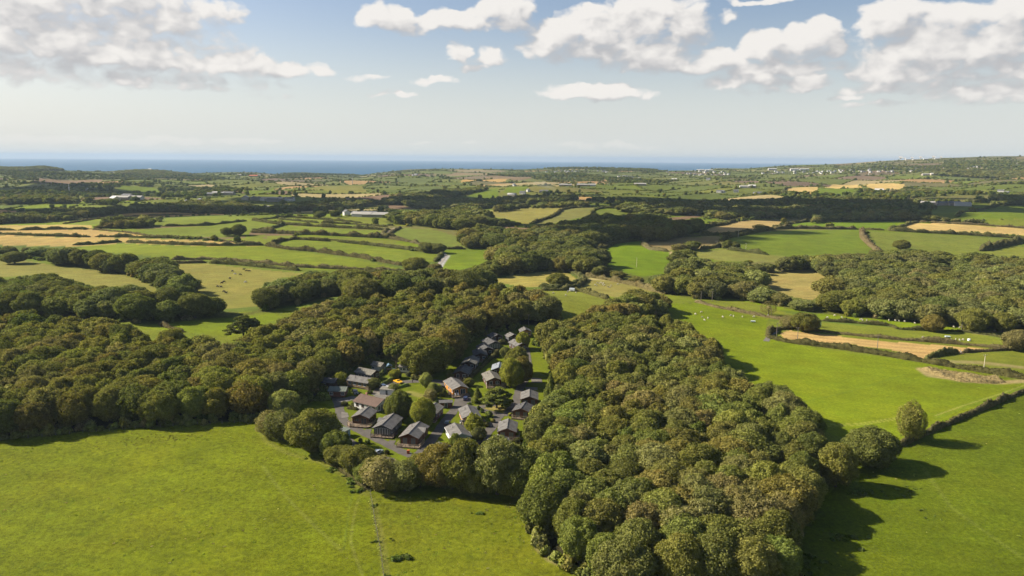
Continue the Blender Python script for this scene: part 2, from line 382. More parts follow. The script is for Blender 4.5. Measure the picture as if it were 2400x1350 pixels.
# ------------------------------------------------------------------ woods: outline (x, y, height of the sight line above ground), spacing, crown radius, height, palette, clear
WOODS = [
 ('hill', [(-120,738,12),(60,730,12),(150,735,12),(240,745,12),(320,768,12),(420,778,12),(510,790,12),(560,785,12),(640,745,12),(740,706,12),(840,690,12),(950,676,12),(1060,666,12),(1170,659,12),(1240,669,12),(1290,690,12),(1312,722,11),(1316,745,4),
           (1225,762,0),(1180,775,0),(1120,788,0),(1080,818,0),(1040,850,0),(990,850,0),(900,838,0),(880,846,0),(830,858,0),(800,876,0),(755,900,0),(762,935,0),(650,952,0),(608,984,0),(300,1001,0),(0,1028,0),(-160,1045,0)], 6.7, 'the wooded hill left of the lodges'),
 ('long', [(1240,770,9),(1290,748,12),(1340,738,12),(1400,726,12),(1470,730,12),(1540,727,12),(1600,745,12),(1642,775,9),(1655,800,7),(1690,855,7),(1750,900,7),(1810,930,7),(1880,962,7),(1925,1000,7),(1935,1060,5),(1930,1130,4),
           (1890,1195,3),(1850,1255,3),(1830,1310,3),(1880,1360,3),(1890,1420,0),(1400,1420,0),(1375,1345,0),(1290,1310,0),(1248,1262,0),(1268,1185,0),(1330,1160,0),(1290,1090,0),(1240,1075,0),(1242,1062,0),(1268,1015,0),(1292,985,0),(1306,950,0),(1306,910,0),(1302,870,0),(1285,838,0),(1262,800,0)], 6.4, 'the long wood right of the lodges'),
 ('belt', [(1385,716,10),(1430,690,11),(1490,676,10),(1560,684,8),(1640,684,7),(1700,691,5),(1690,707,0),(1640,709,0),(1578,724,0),(1545,748,0),(1450,766,0),(1395,764,0)], 7.4, 'the tree belt above the long wood'),
 ('valley left', [(-80,577,10),(90,572,10),(160,585,10),(240,600,10),(320,612,10),(400,620,10),(440,640,10),(452,670,5),(420,695,2),(340,662,0),(300,646,0),(200,632,0),(130,622,0),(100,600,0),(-80,606,0)], 9.5, 'the upper tree belt at the left'),
 ('valley lower', [(-80,652,10),(60,650,10),(110,640,10),(170,655,10),(250,670,10),(330,682,10),(400,690,10),(480,692,10),(540,692,10),(565,702,8),(600,690,10),(640,660,10),(700,650,10),(760,641,10),(840,645,10),(852,668,6),(830,690,0),(750,705,0),(660,722,0),(620,732,0),(540,743,0),(420,753,0),(350,762,0),(300,755,0),(240,750,0),(0,745,0),(-80,745,0)], 9.5, 'the valley wood behind the left hill'),
 ('hedgerow', [(820,665,8),(900,650,10),(960,645,10),(1040,642,10),(1090,648,9),(1150,655,6),(1150,690,0),(1090,694,0),(960,708,0),(840,724,0)], 9, 'the tall hedgerow behind the hill'),
 ('central', [(1075,548,9),(1130,536,10),(1200,541,10),(1260,526,10),(1330,521,10),(1400,506,10),(1470,499,10),(1550,506,10),(1572,520,8),(1640,520,8),(1640,538,3),(1560,562,2),(1480,563,0),(1400,578,0),(1388,598,0),(1395,622,0),(1470,640,0),(1560,648,0),(1640,640,0),(1640,662,0),(1500,672,0),(1420,655,0),(1345,640,0),(1280,636,0),(1180,646,0),(1090,662,0),(1080,645,2),(1135,612,0),(1192,590,0),(1180,584,0),(1090,583,0),(1076,566,2)], 10, 'the dark central valley wood'),
 ('middle', [(898,504,9),(940,498,10),(1000,495,10),(1060,490,10),(1100,486,10),(1150,502,10),(1200,505,10),(1240,511,9),(1246,522,2),(1200,530,0),(1130,536,0),(1080,542,0),(1010,535,0),(905,522,0)], 10.5, 'the wood beyond the strip fields'),
 ('right', [(1500,655,9),(1540,640,10),(1580,600,9),(1600,572,6),(1612,580,4),(1640,606,9),(1660,608,10),(1740,610,10),(1830,612,9),(1860,600,10),(1900,586,10),(2000,580,10),(2100,573,10),(2135,582,9),(2230,592,10),(2290,592,10),(2340,601,10),(2400,606,10),(2640,622,10),(2640,800,0),(2400,780,0),(2300,775,0),(2180,765,0),(2100,750,0),(2030,745,0),(1920,735,0),(1840,722,0),(1740,702,0),(1640,700,0),(1560,690,0),(1500,676,0)], 9.8, 'the mixed valley wood at the right'),
 ('clump', [(213,522,7),(240,513,9),(300,509,9),(370,511,9),(384,520,6),(377,531,0),(300,537,0),(222,537,0)], 9.5, 'the dark rectangular clump on the left hill'),
 ('knoll', [(1900,515,7),(1990,501,9),(2050,493,9),(2110,491,9),(2160,500,9),(2250,505,9),(2400,516,8),(2640,522,8),(2640,532,0),(2250,525,0),(2140,519,0),(2000,520,0),(1900,520,0)], 10.5, 'the far wooded knoll'),
 ('shaded', [(1440,490,8),(1500,476,8),(1640,472,8),(1700,479,8),(1800,486,8),(1920,482,8),(2010,490,7),(1930,506,0),(1800,513,0),(1700,516,0),(1640,506,0),(1560,506,0),(1460,499,0)], 12.5, 'the shaded wood in the far valley'),
 ('shaded band', [(1690,478,7),(1800,470,8),(1920,466,8),(1980,459,8),(2040,461,8),(2170,471,8),(2180,481,0),(2000,483,0),(1920,480,0),(1800,480,0)], 11, 'the far shaded tree band'),
 ('farm band', [(1090,486,6),(1140,470,8),(1200,461,8),(1340,453,8),(1352,470,2),(1300,476,0),(1200,482,0),(1110,492,0)], 11, 'the trees by the smoking farm'),
 ('farm row', [(1155,491,6),(1220,482,8),(1340,473,8),(1390,479,7),(1384,487,0),(1180,493,0)], 11, 'the tree row above the crest field'),
 ('left band', [(-80,507,8),(60,500,8),(150,491,8),(290,484,8),(480,471,8),(600,480,8),(625,494,3),(520,501,0),(400,498,0),(280,501,0),(120,521,0),(0,526,0),(-80,528,0)], 11, 'the dark band of trees in the left distance'),
 ('upper left band', [(-80,466,8),(100,458,8),(190,468,8),(272,474,7),(275,478,0),(100,478,0),(-80,480,0)], 11, 'the far upper band of trees at the left'),
 ('farm wood', [(620,491,6),(700,475,8),(760,470,8),(820,468,8),(905,470,8),(890,479,0),(760,493,0),(640,499,0)], 11, 'the trees beyond the left strip fields'),
 ('far middle', [(880,474,6),(930,455,8),(1000,450,8),(1060,445,8),(1130,436,8),(1142,445,2),(1090,456,0),(1060,470,0),(1130,476,0),(1110,493,0),(1000,491,0),(940,480,0)], 11, 'the far central woodland'),
 ('right far', [(2070,452,7),(2120,444,8),(2190,442,8),(2195,452,0),(2080,457,0)], 11, 'the far copse at the right'),
 ('right farm', [(2320,470,7),(2370,455,8),(2480,450,8),(2480,484,0),(2340,484,0)], 11, 'the trees round the right farm'),
 ('moor left', [(-80,390,7),(60,392,7),(130,393,7),(150,400,2),(60,402,0),(-80,402,0)], 14, 'the far moor trees'),
 ('coast wood', [(270,402,7),(330,398,7),(400,402,7),(450,410,2),(380,412,0),(280,410,0)], 14, 'the coastal scrub'),
 ('town wood', [(2180,402,8),(2240,396,8),(2330,398,8),(2560,402,8),(2560,414,0),(2300,418,0),(2190,412,0)], 14, 'the trees behind the town'),
]
WW = [(n, poly(p), s, ph) for n, p, s, ph in WOODS]
VILLAGE = poly([(610,988),(640,1035),(760,1080),(868,1155),(960,1165),(1268,1180),(1300,1100),(1235,1060),(1240,985),(1290,920),(1285,840),(1240,765),(1180,772),(1080,815),(1000,850),(880,845),(800,875),(755,930),(640,960)])

# ------------------------------------------------------------------ the patchwork beyond: parcels
CA, SA = math.cos(R(17)), math.sin(R(17))
PX, PY = 235.0, 125.0
def h01(i, j, k):
    v = np.sin(i*127.1+j*311.7+k*74.7)*43758.5453
    return v-np.floor(v)
def parcels(x, y):
    wx = x+26*np.sin(y/170.0+1); wy = y+22*np.sin(x/210.0)
    u = (wx*CA+wy*SA)/PX; v = (-wx*SA+wy*CA)/PY
    iu = np.floor(u); iv = np.floor(v)
    b1 = np.full(x.shape, 1e9); b2 = b1.copy(); id1 = np.zeros(x.shape); id2 = np.zeros(x.shape)
    for di in (-1, 0, 1):
        for dj in (-1, 0, 1):
            a, b = iu+di, iv+dj
            d = np.hypot((a+.5+.62*(h01(a, b, 1)-.5)-u)*PX, (b+.5+.62*(h01(a, b, 2)-.5)-v)*PY)
            k = h01(a, b, 3)
            n1 = d < b1; n2 = (~n1) & (d < b2)
            b2 = np.where(n1, b1, np.where(n2, d, b2)); id2 = np.where(n1, id1, np.where(n2, k, id2))
            b1 = np.where(n1, d, b1); id1 = np.where(n1, k, id1)
    return id1, id2, b1, b2
PAL = np.array([MIDG, BRIGHT, (.17,.22,.03), YELG, (.14,.2,.03), OLIVE, (.16,.215,.02), DULL, (.175,.225,.025), MIDG, (.19,.24,.03), TAN, (.13,.185,.03), (.2,.235,.04), BROWN, (.165,.22,.03), STRAW, (.185,.235,.025), HEATH, (.15,.21,.02)])

# ------------------------------------------------------------------ the ground sheet
def ground():
    rr = [95.0]
    while rr[-1] < 6900:
        r = rr[-1]; rr.append(r+min(max(r*r/(CAM_Z*760)*1.15, 0.6), 13.0))
    rr = np.array(rr); az = np.radians(np.arange(-43, 43.01, 0.085))
    A, Q = np.meshgrid(az, rr)
    X = (Q*np.sin(A)).ravel(); Y = (Q*np.cos(A)).ravel()
    Z = H(X, Y)
    nr, na = Q.shape
    rad = Q.ravel()
    i1, i2, b1, b2 = parcels(X, Y)
    col = PAL[(i1*997 % len(PAL)).astype(int)].copy()
    tex = np.full(X.shape, .3)
    lab = np.full(X.shape, -1)
    # moor and rough ground near the coast at the far left and right
    az_ = np.arctan2(X, Y)
    hill = sstep((Z-55)/60)*0.75
    col = col*(1-hill[:, None])+np.array([.155,.165,.055])*hill[:, None]
    col = col*np.array([.92,.88,1.0])**sstep((rad-1200)/900)[:, None]  # distance haze put into the colour: far ground dulled, then greyed
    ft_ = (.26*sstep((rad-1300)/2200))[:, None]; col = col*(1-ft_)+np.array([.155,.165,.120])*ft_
    near = rad < 470
    col[near] = (.185,.235,.025); tex[near] = .6
    for n, P, s, ph in WW:
        b = P.min(0), P.max(0)
        k = np.where((X > b[0][0]) & (X < b[1][0]) & (Y > b[0][1]) & (Y < b[1][1]))[0]
        k = k[inpoly(X[k], Y[k], P)]
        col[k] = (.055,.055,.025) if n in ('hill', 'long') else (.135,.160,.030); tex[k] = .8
    b = VILLAGE.min(0), VILLAGE.max(0)
    k = np.where((X > b[0][0]) & (X < b[1][0]) & (Y > b[0][1]) & (Y < b[1][1]))[0]
    k = k[inpoly(X[k], Y[k], VILLAGE)]
    col[k] = (.150,.200,.012); tex[k] = .35
    for j, (n, P, c, tx, lb) in enumerate(FW):
        b = P.min(0), P.max(0)
        k = np.where((X > b[0][0]) & (X < b[1][0]) & (Y > b[0][1]) & (Y < b[1][1]))[0]
        k = k[inpoly(X[k], Y[k], P)]
        col[k] = c; tex[k] = tx; lab[k] = j
    warm_ = col[:, 0] > col[:, 1]*1.05
    col = np.where(warm_[:, None], col*np.array([.74,.66,.60]), col*np.array([.62,.575,.50]))
    # worn ground: wheel tracks and bare patches (each a line of survey pixels, half width in metres, colour, strength)
    WEAR = [
     ([(735,1062),(790,1100),(830,1140),(846,1155),(835,1185),(826,1230),(822,1270),(835,1310),(850,1350),(862,1400)], .35, (.26,.26,.06), .3),
     ([(715,1062),(770,1100),(815,1140),(828,1157),(818,1190),(812,1240),(806,1290)], .3, (.13,.17,.02), .4),
     ([(616,1092),(650,1140),(690,1185),(740,1235),(800,1290)], .5, (.27,.27,.07), .2),
     ([(608,1005),(625,1035),(680,1065),(760,1085),(830,1130),(862,1160)], 1.1, (.28,.25,.08), .2),
     ([(872,1170),(888,1240),(900,1310),(908,1400)], 1.0, (.27,.26,.07), .3),
     ([(1925,995),(2010,993),(2110,978)], .35, (.32,.33,.06), .7), ([(1925,999),(2010,997),(2110,982)], .35, (.32,.33,.06), .6),
     ([(2190,975),(2260,950),(2340,925),(2400,903)], .4, (.30,.31,.07), .6), ([(2195,980),(2270,953),(2400,908)], .4, (.12,.19,.02), .5),
     ([(1870,945),(1960,925),(2040,903),(2120,878)], .4, (.12,.18,.02), .45),
     ([(2160,1090),(2180,1120),(2230,1190),(2300,1240),(2400,1310)], .6, (.26,.28,.07), .14),
     ([(2160,865),(2180,880),(2260,893),(2340,897),(2400,893),(2480,890)], 2.2, (.42,.31,.15), .75),
     ([(1405,1357),(1330,1330),(1290,1312),(1262,1285)], 1.0, (.30,.25,.12), .5),
     ([(1365,653),(1420,655),(1480,664),(1550,682)], 3.2, (.46,.38,.18), .7),
     ([(1573,590),(1577,605),(1592,628)], 2.0, (.40,.30,.16), .8), ([(1506,574),(1530,584),(1568,588)], 1.6, (.36,.26,.14), .7), ([(1680,565),(1686,575),(1700,579)], 1.6, (.45,.34,.18), .8),
     ([(2225,848),(2300,850),(2400,862),(2500,868)], 3.0, (.36,.28,.13), .6),
     ([(1765,636),(1830,634),(1905,633)], 2.5, (.45,.38,.18), .5),
     ([(1030,628),(1040,612),(1050,600)], 2.2, (.42,.40,.37), .9),
     ([(905,548),(915,538),(930,534)], 2.5, (.36,.28,.2), .8),
     ([(2375,775),(2290,780),(2370,788)], 3.0, (.44,.32,.18), .6),
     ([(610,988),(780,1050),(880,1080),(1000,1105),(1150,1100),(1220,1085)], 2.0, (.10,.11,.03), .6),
     ([(940,868),(960,872),(1000,880)], 3.0, (.33,.25,.09), .6), ([(1140,952),(1180,957)], 3.5, (.30,.23,.08), .7),
     ([(960,920),(1010,935),(1040,948)], 2.0, (.36,.30,.10), .5),
    ]
    for pts, w, c, st in WEAR:
        P = poly(pts); b = P.min(0)-6, P.max(0)+6
        k = np.where((X > b[0][0]) & (X < b[1][0]) & (Y > b[0][1]) & (Y < b[1][1]))[0]
        d = segdist(X[k], Y[k], P, False)
        a = (st*(1-sstep((d-w*.6)/(w*.9))))[:, None]
        col[k] = col[k]*(1-a)+np.array(c)*.72*a
    Q4 = (np.arange(nr-1)[:, None]*na+np.arange(na-1)[None, :]).ravel()
    quads = np.stack([Q4, Q4+1, Q4+na+1, Q4+na], 1)
    V = np.stack([X, Y, Z], 1)
    C = np.concatenate([col, np.ones((len(X), 1))], 1)
    m, t, b = material('ground')
    ca = t.new('ShaderNodeAttribute', attribute_name='sward').outputs['Color']
    tx = t.new('ShaderNodeAttribute', attribute_name='tuft').outputs['Fac']
    P = t.pos()
    n0 = t.noise(P, .011, 4, .55); n1 = t.noise(P, .075, 4, .6); n2 = t.noise(P, .8, 4, .65); n3 = t.noise(P, 3.2, 3, .6)
    f = t.m('MULTIPLY', t.lin(n0, .3, .7, .86, 1.14), t.lin(n1, .3, .7, .84, 1.16))
    g2 = t.m('MULTIPLY', t.m('SUBTRACT', n2, .5), t.m('MULTIPLY_ADD', tx, 1.5, .35))
    g3 = t.m('MULTIPLY', t.m('SUBTRACT', n3, .5), t.m('MULTIPLY_ADD', tx, .9, .3))
    f = t.m('MULTIPLY', f, t.m('ADD', t.m('ADD', g2, g3), 1.0))
    spots = t.m('MULTIPLY', t.smooth(t.noise(P, .42, 5, .7), .63, .74, 0, .5), tx)
    f = t.m('MULTIPLY', f, t.m('SUBTRACT', 1.0, spots))
    rw = t.new('ShaderNodeAttribute', attribute_name='rows').outputs['Fac']
    wv = t.new('ShaderNodeTexWave', bands_direction='DIAGONAL'); t.put(wv.inputs['Vector'], t.vmul(P, (.35, 1.0, 0))); wv.inputs['Scale'].default_value = .075; wv.inputs['Distortion'].default_value = 1.6; wv.inputs['Detail'].default_value = 2; wv.inputs['Detail Scale'].default_value = .4
    f = t.m('MULTIPLY', f, t.m('ADD', 1.0, t.m('MULTIPLY', rw, t.m('MULTIPLY', t.m('SUBTRACT', wv.outputs['Fac'], .5), .22))))
    hue = t.mix(t.smooth(t.noise(P, .045, 4, .6), .42, .66, 0, .5), ca, t.vmul(ca, (1.14, 1.0, 1.05)))
    hue = t.mix(t.smooth(t.noise(P, .19, 3, .6), .56, .74, 0, .35), hue, t.vmul(hue, (.72, .93, 1.0)))
    t.put(b.inputs['Base Color'], t.scale(hue, f))
    b.inputs['Roughness'].default_value = .95; b.inputs['Specular IOR Level'].default_value = .05
    bp = t.new('ShaderNodeBump'); bp.inputs['Distance'].default_value = .5; bp.inputs['Strength'].default_value = .55
    t.put(bp.inputs['Height'], t.m('MULTIPLY', t.m('ADD', t.m('MULTIPLY', n2, .7), t.m('MULTIPLY', n3, .25)), t.m('MULTIPLY_ADD', tx, .8, .15)))
    t.put(b.inputs['Normal'], bp.outputs[0])
    fl = lab[quads[:, 0]]
    for j in range(-1, len(FW)):
        q = quads[fl == j]
        if not len(q): continue
        u, inv = np.unique(q, return_inverse=True)
        nm = 'ground' if j < 0 else 'field'
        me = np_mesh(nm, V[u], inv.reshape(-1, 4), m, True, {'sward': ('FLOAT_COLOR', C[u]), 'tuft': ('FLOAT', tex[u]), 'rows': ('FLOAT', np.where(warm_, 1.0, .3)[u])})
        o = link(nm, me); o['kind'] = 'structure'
        o['label'] = FW[j][4] if j >= 0 else 'rolling green farmland running to the coast'
ground()

# ------------------------------------------------------------------ the sea
def sea():
    m, t, b = material('sea_water')
    P = t.pos()
    n = t.noise(t.vmul(P, (1, .35, 1)), .0011, 4, .6); n2 = t.noise(t.vmul(P, (1, .25, 1)), .012, 3, .6)
    f = t.m('MULTIPLY', t.lin(n, .3, .7, .86, 1.14), t.lin(n2, .3, .7, .88, 1.12))
    t.put(b.inputs['Base Color'], t.scale((.010,.065,.125), f))
    b.inputs['Roughness'].default_value = .8; b.inputs['Specular IOR Level'].default_value = .06
    rr = 4800*np.exp(np.linspace(0, math.log(42000/4800), 90)); az = np.radians(np.linspace(-48, 48, 97))
    A, Q = np.meshgrid(az, rr)
    V = np.stack([(Q*np.sin(A)).ravel(), (Q*np.cos(A)).ravel(), np.full(A.size, SEA_Z)], 1)
    na = len(az); k = (np.arange(len(rr)-1)[:, None]*na+np.arange(na-1)[None, :]).ravel()
    o = link('sea', np_mesh('sea', V, np.stack([k, k+1, k+na+1, k+na], 1), m, True)); o['kind'] = 'structure'; o['label'] = 'flat blue sea along the horizon'
sea()

# ------------------------------------------------------------------ the air
HAZE_DENSITY = 4.6e-5
def haze():
    m = bpy.data.materials.new('haze'); m.use_nodes = True; m.node_tree.nodes.clear()
    t = NT(m.node_tree); out = t.new('ShaderNodeOutputMaterial'); v = t.new('ShaderNodeVolumePrincipled')
    v.inputs['Color'].default_value = (.40,.50,.62,1); v.inputs['Density'].default_value = HAZE_DENSITY; v.inputs['Anisotropy'].default_value = .1
    t.l.new(v.outputs[0], out.inputs['Volume'])
    b = MB(); b.box(-36000, 36000, -400, 43500, SEA_Z-27, 175)
    o = b.build('haze', m); o['kind'] = 'stuff'; o['label'] = 'thin pale blue air over the whole countryside'
haze()

# ------------------------------------------------------------------ sky, clouds and sun
CLOUDS = [(150,20,340,75,1),(90,105,250,75,1),(330,130,290,48,1),(560,158,190,26,.9),(250,182,330,20,.6),(440,60,120,40,.5),(480,208,120,10,.6),(600,222,90,8,.5),
 (905,38,62,34,1),(985,62,70,26,1),(1085,45,100,28,1),(1185,32,88,42,1),(1072,120,30,22,.8),(1150,128,44,24,.75),(1112,160,46,14,.65),(1110,135,40,14,.4),
 (1300,95,85,50,1.1),(1385,75,105,62,1.2),(1480,105,130,58,1.1),(1570,75,95,80,1.1),(1520,20,120,30,.8),(1610,150,160,26,1),(1380,216,135,21,1),(1480,222,70,12,.7),
 (1690,140,80,26,1),(1800,120,62,46,1.2),(1885,105,100,42,1.2),(1930,70,34,30,.9),(1810,160,160,22,1),(1760,190,120,20,.7),(1905,194,58,18,1),(1800,215,90,12,.5),
 (2100,42,82,42,1),(2200,65,110,45,1.1),(2310,70,120,50,1.1),(2390,30,60,45,1.1),(2240,120,190,48,1.1),(2220,165,220,32,1.1),(2130,205,160,16,.7),(2350,215,170,22,.8),(2330,235,120,10,.6),(2070,150,80,14,.6),
 (1790,0,90,8,.7),(930,221,70,7,.6),(1030,190,55,11,.6),(860,182,60,9,.5),(2060,243,70,8,.6),(1990,228,40,6,.5),(535,38,22,9,.6),(1710,40,28,14,.45),
 (1430,341,120,8,.5),(1470,347,60,4,.5),(980,336,30,5,.4),(1110,337,25,4,.4),(70,325,110,8,.55),(250,330,170,8,.6),(430,331,120,8,.6),(560,331,110,8,.6)]
def world():
    w = bpy.data.worlds.new('World'); SC.world = w; w.use_nodes = True
    t = NT(w.node_tree); t.n.clear()
    # one group gives the cloud density in a direction (azimuth, elevation)
    g = bpy.data.node_groups.new('cloud_density', 'ShaderNodeTree')
    g.interface.new_socket('Az', in_out='INPUT', socket_type='NodeSocketFloat'); g.interface.new_socket('El', in_out='INPUT', socket_type='NodeSocketFloat')
    g.interface.new_socket('Mask', in_out='OUTPUT', socket_type='NodeSocketFloat'); g.interface.new_socket('Density', in_out='OUTPUT', socket_type='NodeSocketFloat')
    q = NT(g); gi = q.new('NodeGroupInput'); go = q.new('NodeGroupOutput')
    cv = q.new('ShaderNodeCombineXYZ'); q.put(cv.inputs[0], gi.outputs[0]); q.put(cv.inputs[1], q.m('MULTIPLY', gi.outputs[1], 1.5))
    wob = q.noise(cv.outputs[0], 22, 3, .55, 1, '2D')
    sx = q.new('ShaderNodeSeparateXYZ'); q.put(sx.inputs[0], wob)
    az = q.m('ADD', gi.outputs[0], q.m('MULTIPLY', q.m('SUBTRACT', sx.outputs[0], .5), .035))
    el = q.m('ADD', gi.outputs[1], q.m('MULTIPLY', q.m('SUBTRACT', sx.outputs[1], .5), .018))
    cm = q.new('ShaderNodeCombineXYZ'); q.put(cm.inputs[0], az); q.put(cm.inputs[1], el)
    mask = None
    for cx, cy, rx, ry, st in CLOUDS:
        d = ray(cx, cy); a0, e0 = math.atan2(d[0], d[1]), math.asin(d[2]); sa, se = F/rx, F/ry
        v = q.new('ShaderNodeVectorMath', operation='MULTIPLY_ADD'); q.put(v.inputs[0], cm.outputs[0]); v.inputs[1].default_value = (sa, se, 0); v.inputs[2].default_value = (-a0*sa, -e0*se, 0)
        dt = q.new('ShaderNodeVectorMath', operation='DOT_PRODUCT'); q.put(dt.inputs[0], v.outputs[0]); q.put(dt.inputs[1], v.outputs[0])
        k = q.m('MULTIPLY_ADD', dt.outputs['Value'], -st, 1.25*st)
        mask = k if mask is None else q.m('SMOOTH_MAX', mask, k, .3)
    mask = q.m('MAXIMUM', mask, -1.2)
    cvw = q.new('ShaderNodeCombineXYZ'); q.put(cvw.inputs[0], az); q.put(cvw.inputs[1], q.m('MULTIPLY', el, 1.5))
    fb = q.noise(cvw.outputs[0], 30, 7, .6, 0, '2D')
    vo = q.new('ShaderNodeTexVoronoi', feature='SMOOTH_F1', voronoi_dimensions='2D'); q.put(vo.inputs['Vector'], cvw.outputs[0]); vo.inputs['Scale'].default_value = 27; vo.inputs['Smoothness'].default_value = .45
    vo.inputs['Detail'].default_value = 1.5; vo.inputs['Roughness'].default_value = .6
    puff = q.m('SUBTRACT', .56, vo.outputs['Distance'])
    dn = q.m('ADD', q.m('MULTIPLY', q.m('MINIMUM', mask, 1.0), .95), q.m('ADD', q.m('MULTIPLY', q.m('SUBTRACT', fb, .5), 1.0), q.m('MULTIPLY', puff, .62)))
    q.put(go.inputs[0], q.m('ADD', q.m('MULTIPLY', q.m('MINIMUM', mask, 1.6), .95), q.m('ADD', q.m('MULTIPLY', puff, .85), q.m('MULTIPLY', fb, .5)))); q.put(go.inputs[1], dn)
    geo = t.new('ShaderNodeTexCoord').outputs['Generated']
    s = t.new('ShaderNodeSeparateXYZ'); t.put(s.inputs[0], geo)
    az = t.m('ARCTAN2', s.outputs[0], s.outputs[1]); el = t.m('ARCSINE', s.outputs[2])
    def dens(da, de):
        n = t.new('ShaderNodeGroup'); n.node_tree = g
        t.put(n.inputs[0], t.m('ADD', az, da)); t.put(n.inputs[1], t.m('ADD', el, de)); return n.outputs
    D = dens(0, 0); D2 = dens(-.012, .017)
    lit0 = t.smooth(t.m('SUBTRACT', D[0], D2[0]), -.5, .5)
    alpha = t.smooth(D[1], 0.0, t.lin(lit0, 0, 1, 1.0, .52))
    lit = t.smooth(t.m('SUBTRACT', D[0], D2[0]), -.66, .82)
    sky = t.new('ShaderNodeTexSky', sky_type='NISHITA'); sky.sun_disc = False
    sky.sun_elevation = SUN_EL; sky.sun_rotation = math.atan2(SUN_V[0], SUN_V[1]); sky.altitude = 150; sky.air_density = 1.0; sky.dust_density = 1.4; sky.ozone_density = 1.6
    base = t.vmul(sky.outputs[0], (1.02, .94, .93))
    # whitening towards the horizon: sea air seen edge on
    hzn = t.smooth(el, -.01, .19, 1.0, 0.0)
    base = t.mix(t.m('MULTIPLY', hzn, .88), base, (SKYH[0], SKYH[1], SKYH[2], 1))
    base = t.mix(t.smooth(el, .16, .9, 0, .5), base, t.vmul(base, (.75, .92, 1.1)))
    cl = t.mix(lit, (CLD[0], CLD[1], CLD[2], 1), (CLW[0], CLW[1], CLW[2], 1))
    cl = t.mix(t.smooth(el, .0, .09, .72, 0), cl, base)
    colr = t.mix(t.m('MULTIPLY', alpha, .97), base, cl)
    bg = t.new('ShaderNodeBackground'); bg.inputs['Strength'].default_value = SKY_STRENGTH
    t.put(bg.inputs[0], colr)
    out = t.new('ShaderNodeOutputWorld'); t.l.new(bg.outputs[0], out.inputs[0])
    w.cycles.sampling_method = 'MANUAL'; w.cycles.sample_map_resolution = 192
SKY_STRENGTH = 0.05
SKYH = (5.75, 6.0, 5.95)      # sky colours before the strength factor
CLD = (3.75, 3.75, 3.85); CLW = (6.7, 6.45, 6.15)
world()
sl = bpy.data.lights.new('sun', 'SUN'); sl.energy = 4.2; sl.angle = R(.53); sl.color = (1.0, .93, .80)
so = bpy.data.objects.new('sun', sl); COL.objects.link(so)
so.rotation_euler = Vector(SUN_V).to_track_quat('Z', 'Y').to_euler()
so.location = (-300, 100, 400)

# render set-up
SC.view_settings.view_transform = 'Standard'; SC.view_settings.look = 'None'; SC.view_settings.gamma = 1.0
SC.view_settings.exposure = 1.45
SC.render.engine = 'CYCLES'
cy = SC.cycles
cy.max_bounces = 6; cy.diffuse_bounces = 2; cy.glossy_bounces = 2; cy.transmission_bounces = 4; cy.volume_bounces = 1; cy.transparent_max_bounces = 8
cy.use_adaptive_sampling = True; cy.adaptive_threshold = .02
cy.use_denoising = True; cy.denoiser = 'OPENIMAGEDENOISE'
cy.sample_clamp_indirect = 6.0
# ------------------------------------------------------------------ crowns: clumped domes of leaf sprays round an uneven core
def ico(n):
    import bmesh
    bm = bmesh.new(); bmesh.ops.create_icosphere(bm, subdivisions=n, radius=1)
    v = np.array([x.co[:] for x in bm.verts]); f = np.array([[l.index for l in x.verts] for x in bm.faces]); bm.free()
    return v, f
ICO3, ICO2 = ico(4), ico(3)
def unit(v): return v/np.maximum(np.linalg.norm(v, axis=-1, keepdims=True), 1e-9)

def sprays(P, N, size, g, jit=.55, asp=1.5):
    """leaf sprays: small bent kites at P facing N"""
    n = len(P)
    N = unit(N+g.normal(0, jit, (n, 3)))
    a = unit(np.cross(N, unit(g.normal(0, 1, (n, 3))))); b = np.cross(N, a)
    s = size*g.uniform(.6, 1.35, n)[:, None]
    bend = N*s*.22
    V = np.stack([P-a*s*.5*asp-bend, P-b*s*.42, P+a*s*.5*asp-bend, P+b*s*.42+bend*.3], 1).reshape(-1, 3)
    return V, np.arange(4*n).reshape(-1, 4)

